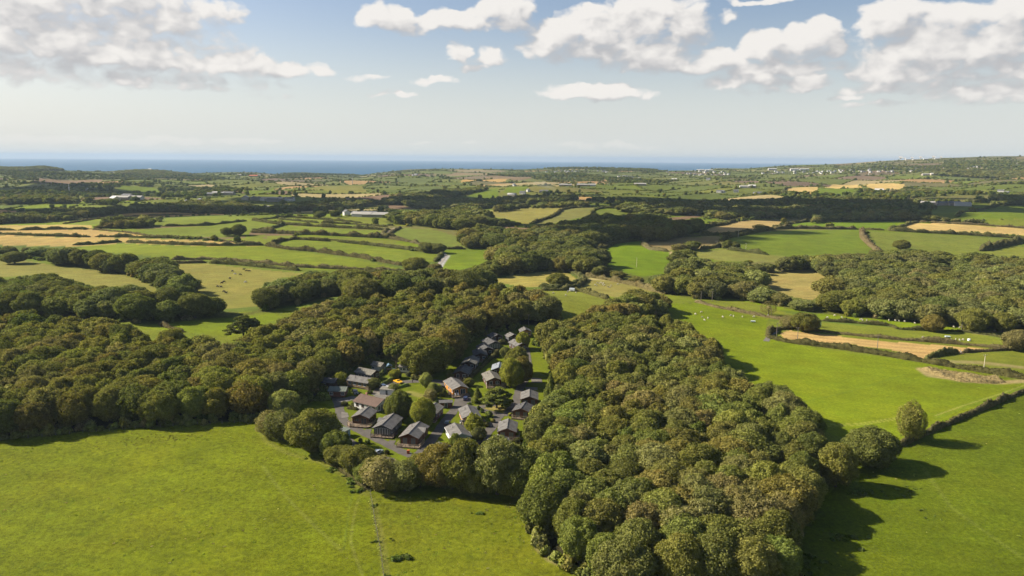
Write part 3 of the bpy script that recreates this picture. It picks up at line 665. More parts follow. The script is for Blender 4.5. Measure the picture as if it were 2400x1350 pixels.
def crown(name, seed, mat, R0=6.0, Ht=13.0, lobes=46, cards=4200, size=.62, kind='dome', core=3, fill=.9):
    """a crown about R0 wide in radius on a tree Ht tall"""
    g = np.random.default_rng(seed)
    L = []; rad = []
    if kind == 'dome':
        zc, zr = Ht*.53, Ht*.41
        for i in range(lobes):
            for _ in range(60):
                d = unit(g.normal(0, 1, 3)); 
                if d[2] < -.85: continue
                rr = g.uniform(.68, .86)
                p = np.array([d[0]*R0*rr, d[1]*R0*rr, zc+d[2]*zr*rr*(1.0 if d[2] > 0 else 1.15)])
                if all(np.linalg.norm(p-q) > R0*.22 for q in L): break
            L.append(p); rad.append(R0*g.uniform(.19, .32))
        L.append(np.array([0, 0, zc])); rad.append(R0*.74)
    elif kind == 'tall':
        zc, zr = Ht*.54, Ht*.42
        for i in range(lobes):
            for _ in range(60):
                d = unit(g.normal(0, 1, 3)); rr = g.uniform(.6, .86)
                k = 1-.32*max(d[2], 0)
                p = np.array([d[0]*R0*rr*k, d[1]*R0*rr*k, zc+d[2]*zr*rr])
                if all(np.linalg.norm(p-q) > R0*.28 for q in L): break
            L.append(p); rad.append(R0*g.uniform(.26, .40))
        L.append(np.array([0, 0, zc])); rad.append(R0*.6)
    elif kind == 'umbrella':
        for i in range(lobes):
            a = g.uniform(0, 2*math.pi); r = R0*math.sqrt(g.uniform(.0, .85))
            L.append(np.array([r*math.cos(a), r*math.sin(a), Ht*(.86-.22*(r/R0)**1.6)+g.normal(0, .35)])); rad.append(R0*g.uniform(.20, .32))
    elif kind == 'layered':
        for z, f in ((.30, .95), (.45, 1.0), (.60, .86), (.75, .66), (.90, .36)):
            for i in range(int(lobes*f/3.8)):
                a = g.uniform(0, 2*math.pi); r = R0*f*math.sqrt(g.uniform(.05, 1))
                L.append(np.array([r*math.cos(a), r*math.sin(a), Ht*z+g.normal(0, .2)])); rad.append(R0*g.uniform(.14, .24))
    elif kind == 'cone':
        for i in range(lobes):
            k = (i+.5)/lobes; z = Ht*(.10+.86*k); r = R0*(1-k)**.85*g.uniform(.45, .9); a = i*2.4
            L.append(np.array([r*math.cos(a), r*math.sin(a), z])); rad.append(R0*(.10+.30*(1-k)))
    elif kind == 'bush':
        for i in range(lobes):
            d = unit(g.normal(0, 1, 3)); d[2] = abs(d[2])*.9
            L.append(np.array([d[0]*R0*.62, d[1]*R0*.62, Ht*(.22+d[2]*.52)])); rad.append(min(R0, Ht)*g.uniform(.30, .44))
        L.append(np.array([0, 0, Ht*.35])); rad.append(min(R0, Ht*.7)*.7)
    L = np.array(L); rad = np.array(rad)
    flat = .45 if kind == 'layered' else (.72 if kind == 'umbrella' else 1.0)
    C0 = np.array([0, 0, L[:, 2].mean()])
    # sprays on the outside of the union of clumps
    w = rad**2/np.sum(rad**2); idx = g.choice(len(L), int(cards*2.3), p=w)
    d = unit(g.normal(0, 1, (len(idx), 3)))
    if kind in ('dome', 'tall', 'bush'):
        out = unit(L[idx]-C0+1e-6)
        d = unit(d+out*.55)
    P = L[idx]+d*rad[idx][:, None]*g.uniform(.74, 1.15, (len(idx), 1))*np.array([1, 1, flat])
    keep = np.ones(len(P), bool)
    for q, r in zip(L, rad):
        dd = (P-q)/np.array([1, 1, flat])
        keep &= ~(np.linalg.norm(dd, axis=1) < r*.72)
    P = P[keep][:cards]; d = d[keep][:cards]
    up = np.array([0, 0, .35])
    V, Q = sprays(P, d+up, size, g, .75)
    # inner core
    iv, jf = (ICO3 if core == 3 else ICO2)
    if kind in ('dome', 'tall', 'bush', 'cone'):
        c = C0.copy()
        r = np.zeros(len(iv))
        for q, rr in zip(L, rad):
            oc = c-q; b = iv@oc; disc = b*b-(oc@oc-rr*rr)
            ex = np.where(disc > 0, -b+np.sqrt(np.maximum(disc, 0)), 0); r = np.maximum(r, ex)
        r = np.where(r <= 0, np.median(r[r > 0])*.7, r)
        cv = c+iv*(r*fill)[:, None]; cv[:, 2] = np.maximum(cv[:, 2], .15)
        VV = np.concatenate([V, cv]); TT = jf+len(V)
    else:
        vs, ts = [V], []; o = len(V)
        v2, f2 = ico(2)
        for q, rr in zip(L, rad):
            vs.append(q+v2*rr*.78*np.array([1, 1, flat])); ts.append(f2+o); o += len(v2)
        VV = np.concatenate(vs); TT = np.concatenate(ts)
    me = np_mesh(name, VV, Q, mat, False, tris=TT)
    return me

def trunk(name, seed, Ht=13.0, r=.38, limbs=5, top=.55, spread=3.0):
    g = random.Random(seed); b = MB()
    b.tube([(0,0,-.3),(0,0,.6),(g.uniform(-.2,.2),g.uniform(-.2,.2),Ht*.3),(g.uniform(-.3,.3),g.uniform(-.3,.3),Ht*top)], [r*1.5, r, r*.75, r*.3], 8)
    for i in range(limbs):
        a = i*2*math.pi/limbs+g.uniform(-.4,.4); z0 = Ht*g.uniform(.22, .4)
        x, y = math.cos(a), math.sin(a)
        b.tube([(0,0,z0),(x*spread*.5,y*spread*.5,z0+Ht*.12),(x*spread,y*spread,z0+Ht*g.uniform(.2,.3))], [r*.5, r*.32, r*.1], 6)
    return b.mesh(name, BARK, True)

CROWNS = [crown('crown', 11+i, LEAF, kind=('dome' if i % 3 else 'tall'), lobes=64+5*i, cards=13000, size=.35) for i in range(9)]
THIN = [crown('crown', 41+i, LEAF, kind='tall', lobes=60, cards=5200, size=.38, fill=.66) for i in range(2)]
TRUNKS = [trunk('trunk', 5+i) for i in range(4)]
C_PINE = crown('crown', 61, LEAF, kind='umbrella', lobes=46, cards=4200, size=.5); T_PINE = trunk('trunk', 62, r=.3, limbs=6, top=.9, spread=4.0)
C_CEDAR = crown('crown', 63, LEAF, kind='layered', lobes=95, cards=5200, size=.5); T_CEDAR = trunk('trunk', 64, r=.42, limbs=7, top=.9, spread=4.2)
C_CONE = crown('crown', 65, LEAF, kind='cone', lobes=64, cards=4200, size=.5)
C_BUSH = [crown('foliage', 71+i, LEAF, R0=1.0, Ht=1.7, kind='bush', lobes=11, cards=950, size=.17, core=2) for i in range(4)]

# palettes: reflectance of foliage under each wood
T_OLIVE=(0.170,0.169,0.031); T_DARK=(0.100,0.124,0.026); T_GREY=(0.175,0.186,0.060); T_RUST=(0.225,0.168,0.040); T_YEL=(0.243,0.241,0.036); T_BROWN=(0.227,0.189,0.077); T_PALE=(0.267,0.275,0.074); T_GREEN=(0.149,0.186,0.031)
NAMES = {T_OLIVE:'olive green', T_DARK:'dark green', T_GREY:'grey green', T_RUST:'rust tinted', T_YEL:'yellowish', T_BROWN:'dull brown', T_PALE:'pale green', T_GREEN:'mid green'}
PALW = {'hill': [(T_OLIVE,.36),(T_RUST,.30),(T_BROWN,.14),(T_DARK,.10),(T_YEL,.10)], 'long': [(T_OLIVE,.36),(T_GREEN,.18),(T_GREY,.16),(T_DARK,.13),(T_RUST,.09),(T_YEL,.05),(T_BROWN,.03)],
        'right': [(T_OLIVE,.2),(T_PALE,.22),(T_GREY,.2),(T_BROWN,.12),(T_YEL,.12),(T_DARK,.14)], 'valley': [(T_OLIVE,.25),(T_DARK,.25),(T_GREY,.35),(T_GREEN,.15)], 'x': [(T_OLIVE,.35),(T_DARK,.30),(T_GREY,.20),(T_RUST,.15)]}
def pick(key):
    lst = PALW.get(key.split()[0], PALW['x']); u = random.random()
    for c, p in lst:
        u -= p
        if u < 0: return c
    return lst[0][0]
def mute(c, f=.60):
    m = (.174,.168,.048) if f > .5 else (.165,.152,.045); return tuple(v*(1-f)+w*f for v, w in zip(c, m))
def jitter(c, a=.11):
    k = random.uniform(1-a, 1+a)
    return tuple(max(.01, v*k*random.uniform(.94, 1.06)) for v in c)

def tree(loc, r, h, tint, label, group=None, cm=None, tm=None, name='tree', cat='tree', rz=None):
    x, y = loc
    root = empty(name, (x, y, hz(loc)-.05), random.uniform(0, 6.28) if rz is None else rz, (r/6.0*random.uniform(.86, 1.14), r/6.0*random.uniform(.86, 1.14), h/13.0))
    root.rotation_euler.x, root.rotation_euler.y = random.gauss(0, .05), random.gauss(0, .05)
    tag(root, label, cat, group)
    t = link('trunk', tm or random.choice(TRUNKS), root)
    c = link('crown', cm or random.choice(CROWNS), root); c.color = c4(tint)
    return root

# ------------------------------------------------------------------ trees one can point to: foot pixel, crown radius m, height m, tint, crown, label
LAND = [
 ((737,1056),8.1,14.0,T_OLIVE,'dome','broad round tree at the inner corner of the front pasture, beside the lane'),
 ((662,1030),6.0,10.6,T_GREY,'thin','grey leafed tree leaning over the corner of the front pasture'),
 ((637,1022),5.1,9.0,T_BROWN,'thin','low brownish tree at the tip of the pasture corner'),
 ((668,975),5.8,10.1,T_PALE,'dome','pale round tree above the grey corner trees of the front pasture'),
 ((785,1072),4.9,9.2,T_GREEN,'dome','smaller round tree right of the broad corner tree'),
 ((842,1112),5.3,9.2,T_OLIVE,'dome','bushy olive tree hiding the shaded dark roof'),
 ((895,1145),6.0,10.1,T_BROWN,'thin','dull brown spreading tree at the top of the wire fence'),
 ((950,1150),4.9,9.5,T_GREY,'thin','grey green tree next to the brown one on the village edge'),
 ((985,1142),4.2,9.0,T_GREEN,'thin','slender greenish tree below the end of the lane'),
 ((1028,1140),5.8,13.4,T_RUST,'tall','rusty tree in the front row below the lane end'),
 ((1083,1150),5.7,15.7,T_OLIVE,'tall','tall narrow tree in the front row left of the big willow-like tree'),
 ((1165,1158),7.7,17.9,T_GREY,'dome','large grey green tree in the front row with dense drooping foliage'),
 ((1232,1168),5.6,14.6,T_DARK,'tall','dark shaded tree between the front row and the long wood'),
 ((1296,1190),7.0,16.8,T_GREEN,'dome','thick green tree at the inner corner of the middle pasture'),
 ((1280,1130),7.0,13.4,T_OLIVE,'dome','olive tree behind the thick corner tree, near the last roof'),
 ((2132,1034),4.7,14.5,T_OLIVE,'thin','lone tree standing on the trimmed hedge between two pastures'),
 ((2040,1092),8.2,12.5,T_DARK,'dome','broad domed tree ending the long wood at the hedge'),
 ((1958,1140),6.0,14,T_OLIVE,'dome','full round tree beside the domed tree, above its shadow on the pasture'),
 ((1884,777),8.2,11,T_OLIVE,'dome','wide spreading oak at the end of the ploughed field'),
 ((1848,768),5.0,7,T_BROWN,'thin','low grey brown scrub tree leaning on the wide oak'),
 ((2186,776),6.4,9.5,T_RUST,'dome','wide brownish hedgerow tree with two stems above the ploughed field'),
 ((2277,776),7.6,13.5,T_OLIVE,'dome','big olive hedgerow tree in the middle of the strip fields'),
 ((2350,779),6.5,12,T_OLIVE,'dome','hedgerow tree at the right end of the strip fields'),
 ((2388,822),7.5,11,T_BROWN,'dome','brown tree at the right margin above the corner field'),
 ((572,794),8.0,12.5,T_DARK,'cedar','dark layered cedar rising out of the hill wood by the clearing'),
 ((598,792),4.5,11,T_DARK,'cedar','narrower dark cedar close beside the large one'),
 ((108,690),11,15,T_DARK,'dome','great dark domed tree above the slope field'),
 ((35,618),9.0,11,T_GREY,'dome','grey isolated oak on the edge of the slope field'),
 ((975,637),10,12,T_OLIVE,'dome','large round tree at the foot of the crescent field'),
 ((1020,641),7,8.5,T_BROWN,'dome','smaller brownish tree beside the large one by the white lane'),
 ((532,553),6.5,10,T_DARK,'dome','left dark tree of the pair in the clump field'),
 ((560,552),7.5,13,T_DARK,'tall','taller right tree of the pair in the clump field'),
 ((1003,591),10,10,T_GREY,'dome','grey thicket at the end of the lane hedges'),
 ((1027,593),9,10,T_GREY,'dome','right half of the grey thicket by the white lane'),
 ((1288,634),6.0,12,T_PALE,'dome','conspicuous pale yellow green tree at the foot of the central wood'),
 ((1307,670),8.5,9.5,T_OLIVE,'dome','round isolated tree on the double hedge of the oval field'),
 ((1592,590),8.5,8.5,T_BROWN,'dome','brown rounded tree at the corner of the dull field'),
 ((1622,586),9.5,9.5,T_DARK,'dome','dark rounded tree at the corner of the dull field'),
 ((1706,584),5.5,9.5,T_DARK,'tall','left of two small trees on the bank below the wide green field'),
 ((1722,585),5.2,8.5,T_GREY,'tall','right of two small trees on the bank below the wide green field'),
 ((2112,585),10,11,T_OLIVE,'dome','tree standing above the valley wood against the tussocky field'),
 ((1801,738),5.0,9,T_BROWN,'bare','bare reddish tree on the strip below the valley wood'),
 ((750,510),8,9,T_DARK,'dome','dark tree at the end of the upper strips, left of the pair'),
 ((785,508),8.5,10,T_DARK,'dome','dark tree at the end of the upper strips, right of the pair'),
 ((1779,540),7,8,T_OLIVE,'thin','thin pale tree at the edge of the half shaded field'),
 ((1796,540),5,6,T_BROWN,'dome','small bush like tree beside the thin pale one'),
 ((812,1092),4.0,6.5,T_OLIVE,'dome','low bushy tree between the small round tree and the bushy olive one'),
 ((868,1132),4.2,6.5,T_GREEN,'dome','green bushy tree at the top of the fence, left of the dull brown one'),
 ((1060,1146),4.2,9,T_DARK,'dome','dark low tree between the rusty and the tall narrow tree'),
 ((1120,1156),4.8,10,T_OLIVE,'dome','olive tree filling the front row left of the large drooping one'),
 ((1200,1166),5,11,T_OLIVE,'dome','olive tree right of the large drooping one'),
 ((925,1152),4,7,T_OLIVE,'dome','low olive tree behind the wire fence end'),
 ((712,1040),4.4,8,T_GREY,'thin','grey bushy tree left of the broad corner tree'),
 ((790,1090),3.6,6.5,T_OLIVE,'dome','low olive tree at the bend of the front pasture edge'),
 ((880,1128),4.6,7.5,T_DARK,'dome','dark bushy tree beside the shaded yard'),
 ((985,1118),4.2,7.5,T_OLIVE,'dome','olive tree hiding the end of the main lane'),
 # inside the village
 ((937,984),4.8,11.5,T_DARK,'tall','dark double crowned tree right of the white bungalow'),
 ((918,978),3.4,9,T_OLIVE,'dome','olive side crown between the bungalow and the dark tree'),
 ((992,1000),4.4,11,T_YEL,'tall','yellowing tree above the middle of three dark lodges'),
 ((1003,876),10.5,17,T_OLIVE,'dome','huge round oak towering behind the village green'),
 ((1050,846),8.5,16,T_RUST,'dome','large russet oak behind the huge round one'),
 ((928,869),5.8,13,T_DARK,'pine','flat topped pine with a bare reddish trunk by the playground'),
 ((1164,956),5.6,8.8,T_GREEN,'cedar','spreading tiered conifer on the lawn right of the crossroads'),
 ((998,906),2.7,6.2,T_PALE,'tall','light green tree in full sun on the village green'),
 ((1016,926),2.1,5.4,T_PALE,'tall','second smaller light green tree on the village green'),
 ((1030,922),1.4,3.6,T_PALE,'tall','slim pale sapling right of the light green trees'),
 ((1040,929),1.4,3.2,T_OLIVE,'dome','rounded small tree at the edge of the green by the lane'),
 ((1009,936),2.6,4.6,T_BROWN,'thin','brown shrubby tree below the light green trees'),
 ((1205,878),5.4,13,T_OLIVE,'dome','rear crown of the tall autumn trees between the lodge rows'),
 ((1199,908),5.2,12.5,T_YEL,'tall','golden brown front tree between the lodge rows'),
 ((1222,900),4.6,12,T_RUST,'dome','reddish crown at the right of the golden tree'),
 ((1183,838),2.4,5.5,T_GREY,'dome','small grey olive tree by the shaded lodge row'),
 ((1118,943),2.5,6.4,T_GREEN,'cone','dense dark green evergreen beside the blue car'),
 ((1111,1024),3.2,8.6,T_YEL,'weep','pale weeping tree between the terracotta lodge and the white lodge'),
 ((1120,1032),2.6,5,T_GREY,'dome','low grey tree at the foot of the weeping one'),
 ((1068,1053),2.2,5.4,T_GREEN,'dome','dark little tree in front of the white lodge'),
 ((1290,944),3.2,12.5,T_GREEN,'cone','pointed bright conifer at the edge of the long wood'),
 ((796,902),3.2,5.6,T_YEL,'thin','yellow brown shrub tree behind the green roofed shed'),
 ((875,910),3.0,4.6,T_GREY,'dome','grey tree in front of the long lodge with the boarded wall'),
 ((923,922),2.4,4.6,T_GREY,'thin','thin grey tree beside the parked yellow car'),
 ((925,886),2.6,4.0,T_YEL,'dome','small golden tree behind the yellow car'),
 ((1056,888),1.8,4.0,T_OLIVE,'dome','small tree behind the orange lodge roof'),
 ((1100,905),2.2,3.6,T_OLIVE,'dome','small tree on the bank right of the orange lodge'),
 ((1225,818),4,9,T_YEL,'dome','light yellowish tree at the head of the long wood by the last lodges'),
]
C_BARE = crown('crown', 81, LEAF, kind='tall', lobes=40, cards=2200, size=.34, fill=.30)
C_WEEP = crown('crown', 83, LEAF, kind='tall', lobes=36, cards=5200, size=.5, fill=.85)
landpos = []
for (px, r, h, tint, kd, lb) in LAND:
    p = at(*px)
    cm = {'dome': None, 'tall': CROWNS[random.choice((0, 3, 6))], 'thin': random.choice(THIN), 'cedar': C_CEDAR, 'pine': C_PINE, 'cone': C_CONE, 'bare': C_BARE, 'weep': C_WEEP}[kd]
    tm = {'pine': T_PINE, 'cedar': T_CEDAR}.get(kd)
    nm = {'pine': 'pine_tree', 'cedar': 'cedar_tree', 'cone': 'conifer_tree'}.get(kd, 'tree')
    tree(p, r, h, mute(tint, .12 if tint in (T_PALE, T_YEL) else .42), lb, None, cm, tm, nm)
    landpos.append((p[0], p[1], r))
landpos = np.array(landpos)

# ------------------------------------------------------------------ trees of the woods
KEEP = [w for w in FW if w[0] in ('pale valley field', 'clearing', 'oval field', 'dry sheep field', 'hollow field', 'big pasture', 'right pasture', 'sheep strip', 'upper sheep strip', 'slope field', 'cattle field', 'round green field', 'lane field', 'hedge strip')]
def thin_out(P, s):
    """greedy minimum spacing"""
    cell = {}; out = []
    for k, (x, y) in enumerate(P):
        i, j = int(math.floor(x/s)), int(math.floor(y/s)); ok = True
        for a in (i-1, i, i+1):
            for b in (j-1, j, j+1):
                for (u, v) in cell.get((a, b), ()):
                    if (u-x)**2+(v-y)**2 < s*s: ok = False; break
                if not ok: break
            if not ok: break
        if ok:
            cell.setdefault((i, j), []).append((x, y)); out.append(k)
    return out
FPX = [(f[0], np.array(f[1], float)) for f in FIELDS if f[0] not in ('left pasture', 'middle pasture', 'right pasture', 'big pasture', 'hollow field')]
cand = []
for n, P, s, ph in WW:
    lo, hi = P.min(0), P.max(0)
    N = int((hi[0]-lo[0])*(hi[1]-lo[1])/(s*s)*7)
    x = rng.uniform(lo[0], hi[0], N); y = rng.uniform(lo[1], hi[1], N)
    k = inpoly(x, y, P)
    x, y = x[k], y[k]
    e = segdist(x, y, P)
    k = e > s*.30
    if n not in ('hill', 'long'):
        for w in KEEP: k &= ~inpoly(x, y, w[1])
    k &= np.min(np.hypot(x[:, None]-landpos[None, :, 0], y[:, None]-landpos[None, :, 1])-landpos[None, :, 2]*.75, 1) > 0
    x, y, e = x[k], y[k], e[k]
    sel = thin_out(np.stack([x, y], 1), s)
    for i in sel:
        q_ = random.random(); r = s*(.66+.48*q_) if n in ('hill', 'long') else s*(.62+.46*q_); h = 9.0+5.6*q_+random.uniform(-.8, .8)
        if n in ('hill',): h = 8.6+.72*r+random.uniform(-.5, .5)
        if n in ('long',): h = 8.0+.78*r+random.uniform(-.9, .9)
        if n in ('valley left', 'valley lower', 'hedgerow', 'central', 'middle', 'belt'): h *= 1.16 if n != 'belt' else .85; r *= 1.08
        px, py, dep = project((x[i], y[i], hz((x[i], y[i]))+8))
        if n not in ('hill', 'long', 'hedgerow', 'belt'):
            ok = False
            for kk in (1.0, .72, .5, .3):      # the field edge trees stay low enough to leave the fields behind them open
                tx_, ty_, _ = project((x[i], y[i], hz((x[i], y[i]))+h*kk*.9))
                if not any(inpoly(np.array([tx_]), np.array([ty_]), f[1])[0] for f in FPX): ok = True; break
            if not ok: continue
            h *= kk; r *= .55+.45*kk
        kd_ = pick(n)
        if random.random() < .5:      # drifts of one species
            lst_ = PALW.get(n.split()[0], PALW['x']); kd_ = lst_[int(float(h01(np.floor(x[i]/24), np.floor(y[i]/24), 5))*len(lst_)) % len(lst_)][0]
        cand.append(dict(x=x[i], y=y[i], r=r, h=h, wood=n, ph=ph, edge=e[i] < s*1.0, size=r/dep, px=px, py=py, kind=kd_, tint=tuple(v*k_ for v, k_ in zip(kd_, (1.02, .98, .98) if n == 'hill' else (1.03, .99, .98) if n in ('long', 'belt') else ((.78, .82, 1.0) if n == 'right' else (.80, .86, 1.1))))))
# the 226 that show largest become trees of their own (with the trees above about 300); a tree hidden by the ridge behind does not count
vis = sorted([c for c in cand if -20 < c['px'] < 2420 and c['py'] < 1400], key=lambda c: -c['size'])
NTREE = max(0, 297-len(LAND))
single = vis[:NTREE]; ids = set(id(c) for c in single)
for c in single:
    where = 'on the edge of' if c['edge'] else 'inside'
    lb = '%s broadleaf tree %s %s' % (NAMES[c['kind']], where, c['ph'])
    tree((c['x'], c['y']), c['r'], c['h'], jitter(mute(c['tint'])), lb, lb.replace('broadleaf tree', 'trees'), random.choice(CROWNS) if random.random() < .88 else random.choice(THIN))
rest = [c for c in cand if id(c) not in ids]

# ------------------------------------------------------------------ the woodland beyond: one object
def scatter(name, pts, protos, label, kind='stuff', rot=True):
    """pts: x, y, z, sx, sz, kind index, tint - instanced by geometry nodes on one object"""
    pts = list(pts)
    V = np.array([p[:3] for p in pts]); 
    me = bpy.data.meshes.new(name); me.vertices.add(len(V)); me.vertices.foreach_set('co', V.astype(np.float32).ravel())
    def att(nm, typ, key, arr):
        a = me.attributes.new(nm, typ, 'POINT'); a.data.foreach_set(key, np.asarray(arr, np.float32 if typ != 'INT' else np.int32).ravel())
    att('size', 'FLOAT_VECTOR', 'vector', [(p[3]*random.uniform(.84, 1.16), p[3]*random.uniform(.84, 1.16), p[4]) for p in pts])
    att('turn', 'FLOAT_VECTOR', 'vector', [(random.gauss(0, .06), random.gauss(0, .06), random.uniform(0, 6.28)) for p in pts])
    att('pick', 'INT', 'value', [p[5] for p in pts])
    att('tint', 'FLOAT_COLOR', 'color', [(*p[6], 1) for p in pts])
    o = link(name, me); tag(o, label, None, None, kind)
    g = bpy.data.node_groups.new(name, 'GeometryNodeTree')
    g.interface.new_socket('Geometry', in_out='INPUT', socket_type='NodeSocketGeometry'); g.interface.new_socket('Geometry', in_out='OUTPUT', socket_type='NodeSocketGeometry')
    N, Lk = g.nodes, g.links
    gi = N.new('NodeGroupInput'); go = N.new('NodeGroupOutput'); j = N.new('GeometryNodeJoinGeometry')
    def named(nm, typ):
        a = N.new('GeometryNodeInputNamedAttribute'); a.data_type = typ; a.inputs['Name'].default_value = nm; return a.outputs[0]
    kindx = named('pick', 'INT'); sz = named('size', 'FLOAT_VECTOR'); tu = named('turn', 'FLOAT_VECTOR')
    for i, po in enumerate(protos):
        oi = N.new('GeometryNodeObjectInfo'); oi.inputs['Object'].default_value = po; oi.inputs['As Instance'].default_value = True
        cmp_ = N.new('FunctionNodeCompare'); cmp_.data_type = 'INT'; cmp_.operation = 'EQUAL'; Lk.new(kindx, cmp_.inputs[2]); cmp_.inputs[3].default_value = i
        ip = N.new('GeometryNodeInstanceOnPoints')
        mtp = N.new('GeometryNodeMeshToPoints')
        Lk.new(gi.outputs[0], mtp.inputs[0]); Lk.new(mtp.outputs[0], ip.inputs['Points']); Lk.new(cmp_.outputs[0], ip.inputs['Selection']); Lk.new(oi.outputs['Geometry'], ip.inputs['Instance'])
        e2r = N.new('FunctionNodeEulerToRotation'); Lk.new(tu, e2r.inputs[0]); Lk.new(e2r.outputs[0], ip.inputs['Rotation']); Lk.new(sz, ip.inputs['Scale'])
        Lk.new(ip.outputs[0], j.inputs[0])
    Lk.new(j.outputs[0], go.inputs[0])
    md = o.modifiers.new('scatter', 'NODES'); md.node_group = g
    return o
def proto(me):
    return bpy.data.objects.new(me.name, me)   # never linked to the scene: only a shape to copy
MID = [proto(crown('crown_shape', 101+i, LEAF_S, kind=('dome' if i % 3 else 'tall'), lobes=48+3*i, cards=4600, size=.54)) for i in range(6)]
FAR = [proto(crown('far_crown_shape', 121+i, LEAF_S, kind='dome', lobes=18, cards=700, size=1.1, core=2)) for i in range(4)]
LOW = [proto(crown('bush_shape', 131+i, LEAF_S, R0=1.0, Ht=1.6, kind='bush', lobes=9, cards=120, size=.42, core=2)) for i in range(3)]
pts = []
for c in rest:
    d = math.hypot(c['x'], c['y']); far = d > 1000
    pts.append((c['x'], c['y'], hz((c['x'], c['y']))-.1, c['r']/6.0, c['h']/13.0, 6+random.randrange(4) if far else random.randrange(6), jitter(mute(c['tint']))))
    if c['edge'] and d < 700:       # scrub along the wood's edge
        for _ in range(2):
            a = random.uniform(0, 6.28); q = (c['x']+math.cos(a)*c['r']*.7, c['y']+math.sin(a)*c['r']*.7); s = random.uniform(1.6, 3.2)
            pts.append((q[0], q[1], hz(q)-.1, s, s*random.uniform(.8, 1.3), 10+random.randrange(3), jitter(random.choice((T_OLIVE, T_BROWN, T_DARK)))))
for c in single:
    if c['edge']:
        for _ in range(5):
            a = random.uniform(0, 6.28); q = (c['x']+math.cos(a)*c['r']*.75, c['y']+math.sin(a)*c['r']*.75); s = random.uniform(1.3, 2.6)
            pts.append((q[0], q[1], hz(q)-.1, s, s*random.uniform(.8, 1.3), 10+random.randrange(3), jitter(random.choice((T_OLIVE, T_BROWN, T_DARK)))))

# scrub skirting the two near woods where they stand open to the pastures
for n, P, s_, ph in WW:
    if n not in ('hill', 'long'): continue
    raw = [w for w in WOODS if w[0] == n][0][1]
    for (a, b, pa, pb) in zip(P, np.roll(P, -1, 0), raw, raw[1:]+raw[:1]):
        if pa[2] > 3 or pb[2] > 3: continue
        L_ = np.hypot(*(b-a))
        for k in range(int(L_/1.7)):
            q = a+(b-a)*random.random()+np.array([random.gauss(0, .9), random.gauss(0, .9)]); s0 = random.uniform(1.1, 2.3)
            pts.append((q[0], q[1], hz(q)-.1, s0, s0*random.uniform(.8, 1.4), 10+random.randrange(3), jitter(mute(random.choice((T_OLIVE, T_BROWN, T_GREEN, T_DARK))))))
# far parcels: hedges along their borders, hedgerow trees and copses
NS = 620000
r_ = np.sqrt(rng.uniform(640.0**2, 5150.0**2, NS)); a_ = np.radians(rng.uniform(-40, 40, NS))
X, Y = r_*np.sin(a_), r_*np.cos(a_)
i1, i2, b1, b2 = parcels(X, Y)
bord = (b2-b1) < 4.5
low = np.sin(X/310+1.3*np.sin(Y/420))+np.sin(Y/270+.8+np.sin(X/350))+.6*np.sin((X+Y)/140)
copse = (low > 1.02) & (r_ > 1250) & (rng.uniform(0, 1, NS) < .10)
free = np.ones(NS, bool)
for n, P, c, tx, lb in FW: free &= ~inpoly(X, Y, P)
for n, P, s, ph in WW: free &= ~inpoly(X, Y, P)
gap = np.abs(np.sin((i1*7919+i2*7919)*3.7)) > .12
hk = np.where(bord & free & gap & (r_ > 700))[0]
hp = []
for k in hk:
    d = r_[k]
    s = random.uniform(2.0, 3.4)*(1+.25*(d > 2500)); z = float(H(X[k], Y[k]))-.2
    hp.append((X[k], Y[k], z, s, s*.62*random.uniform(.8, 1.3), random.randrange(3), jitter(random.choice((T_DARK, T_OLIVE, T_DARK, T_GREY)))))
    if random.random() < .055 and d > 800:
        rr = random.uniform(3.5, 6.5); pts.append((X[k], Y[k], z, rr/6, random.uniform(7, 12)/13, 6+random.randrange(4), jitter(random.choice((T_DARK, T_OLIVE, T_GREY)))))
ck = np.where(copse & free)[0]
sel = thin_out(np.stack([X[ck], Y[ck]], 1), 10.5)
for k in ck[sel]:
    rr = random.uniform(5.0, 7.5); pts.append((X[k], Y[k], float(H(X[k], Y[k]))-.1, rr/6, random.uniform(8, 12)/13, 6+random.randrange(4), jitter(random.choice((T_DARK, T_OLIVE, T_GREY, T_DARK)))))
print('trees', len(cand), 'single', len(single), 'woodland points', len(pts), 'hedge points', len(hp))
scatter('woodland', pts, MID+FAR+LOW, 'mass of broadleaf woodland and hedgerow trees across the valleys')
scatter('distant_hedges', hp, LOW, 'net of distant field hedges running towards the coast')

# tufts in the two front pastures and the right one
gp = []
TUFT = [proto(crown('tuft_shape', 151+i, LEAF_S, R0=1.0, Ht=.6, kind='bush', lobes=7, cards=90, size=.5, core=2)) for i in range(2)]
for nm, cnt, tl in (('left pasture', 380, .5), ('middle pasture', 300, .5), ('right pasture', 200, .5), ('big pasture', 80, .4)):
    P = [w for w in FW if w[0] == nm][0][1]
    lo, hi = P.min(0), P.max(0); done = 0
    cl = [(random.uniform(lo[0], hi[0]), random.uniform(lo[1], hi[1])) for _ in range(38)]
    while done < cnt:
        if random.random() < .75:
            c = random.choice(cl); q = np.array([random.gauss(c[0], 5), random.gauss(c[1], 4)])
        else: q = np.array([random.uniform(lo[0], hi[0]), random.uniform(lo[1], hi[1])])
        done += 1
        if not inpoly(q[:1], q[1:], P)[0]: continue
        s = random.uniform(.10, .34)
        gp.append((q[0], q[1], hz(q)-.03, s*1.3, s*.9, random.randrange(2), jitter((.19, .235, .035) if random.random() < .7 else (.28, .25, .09))))
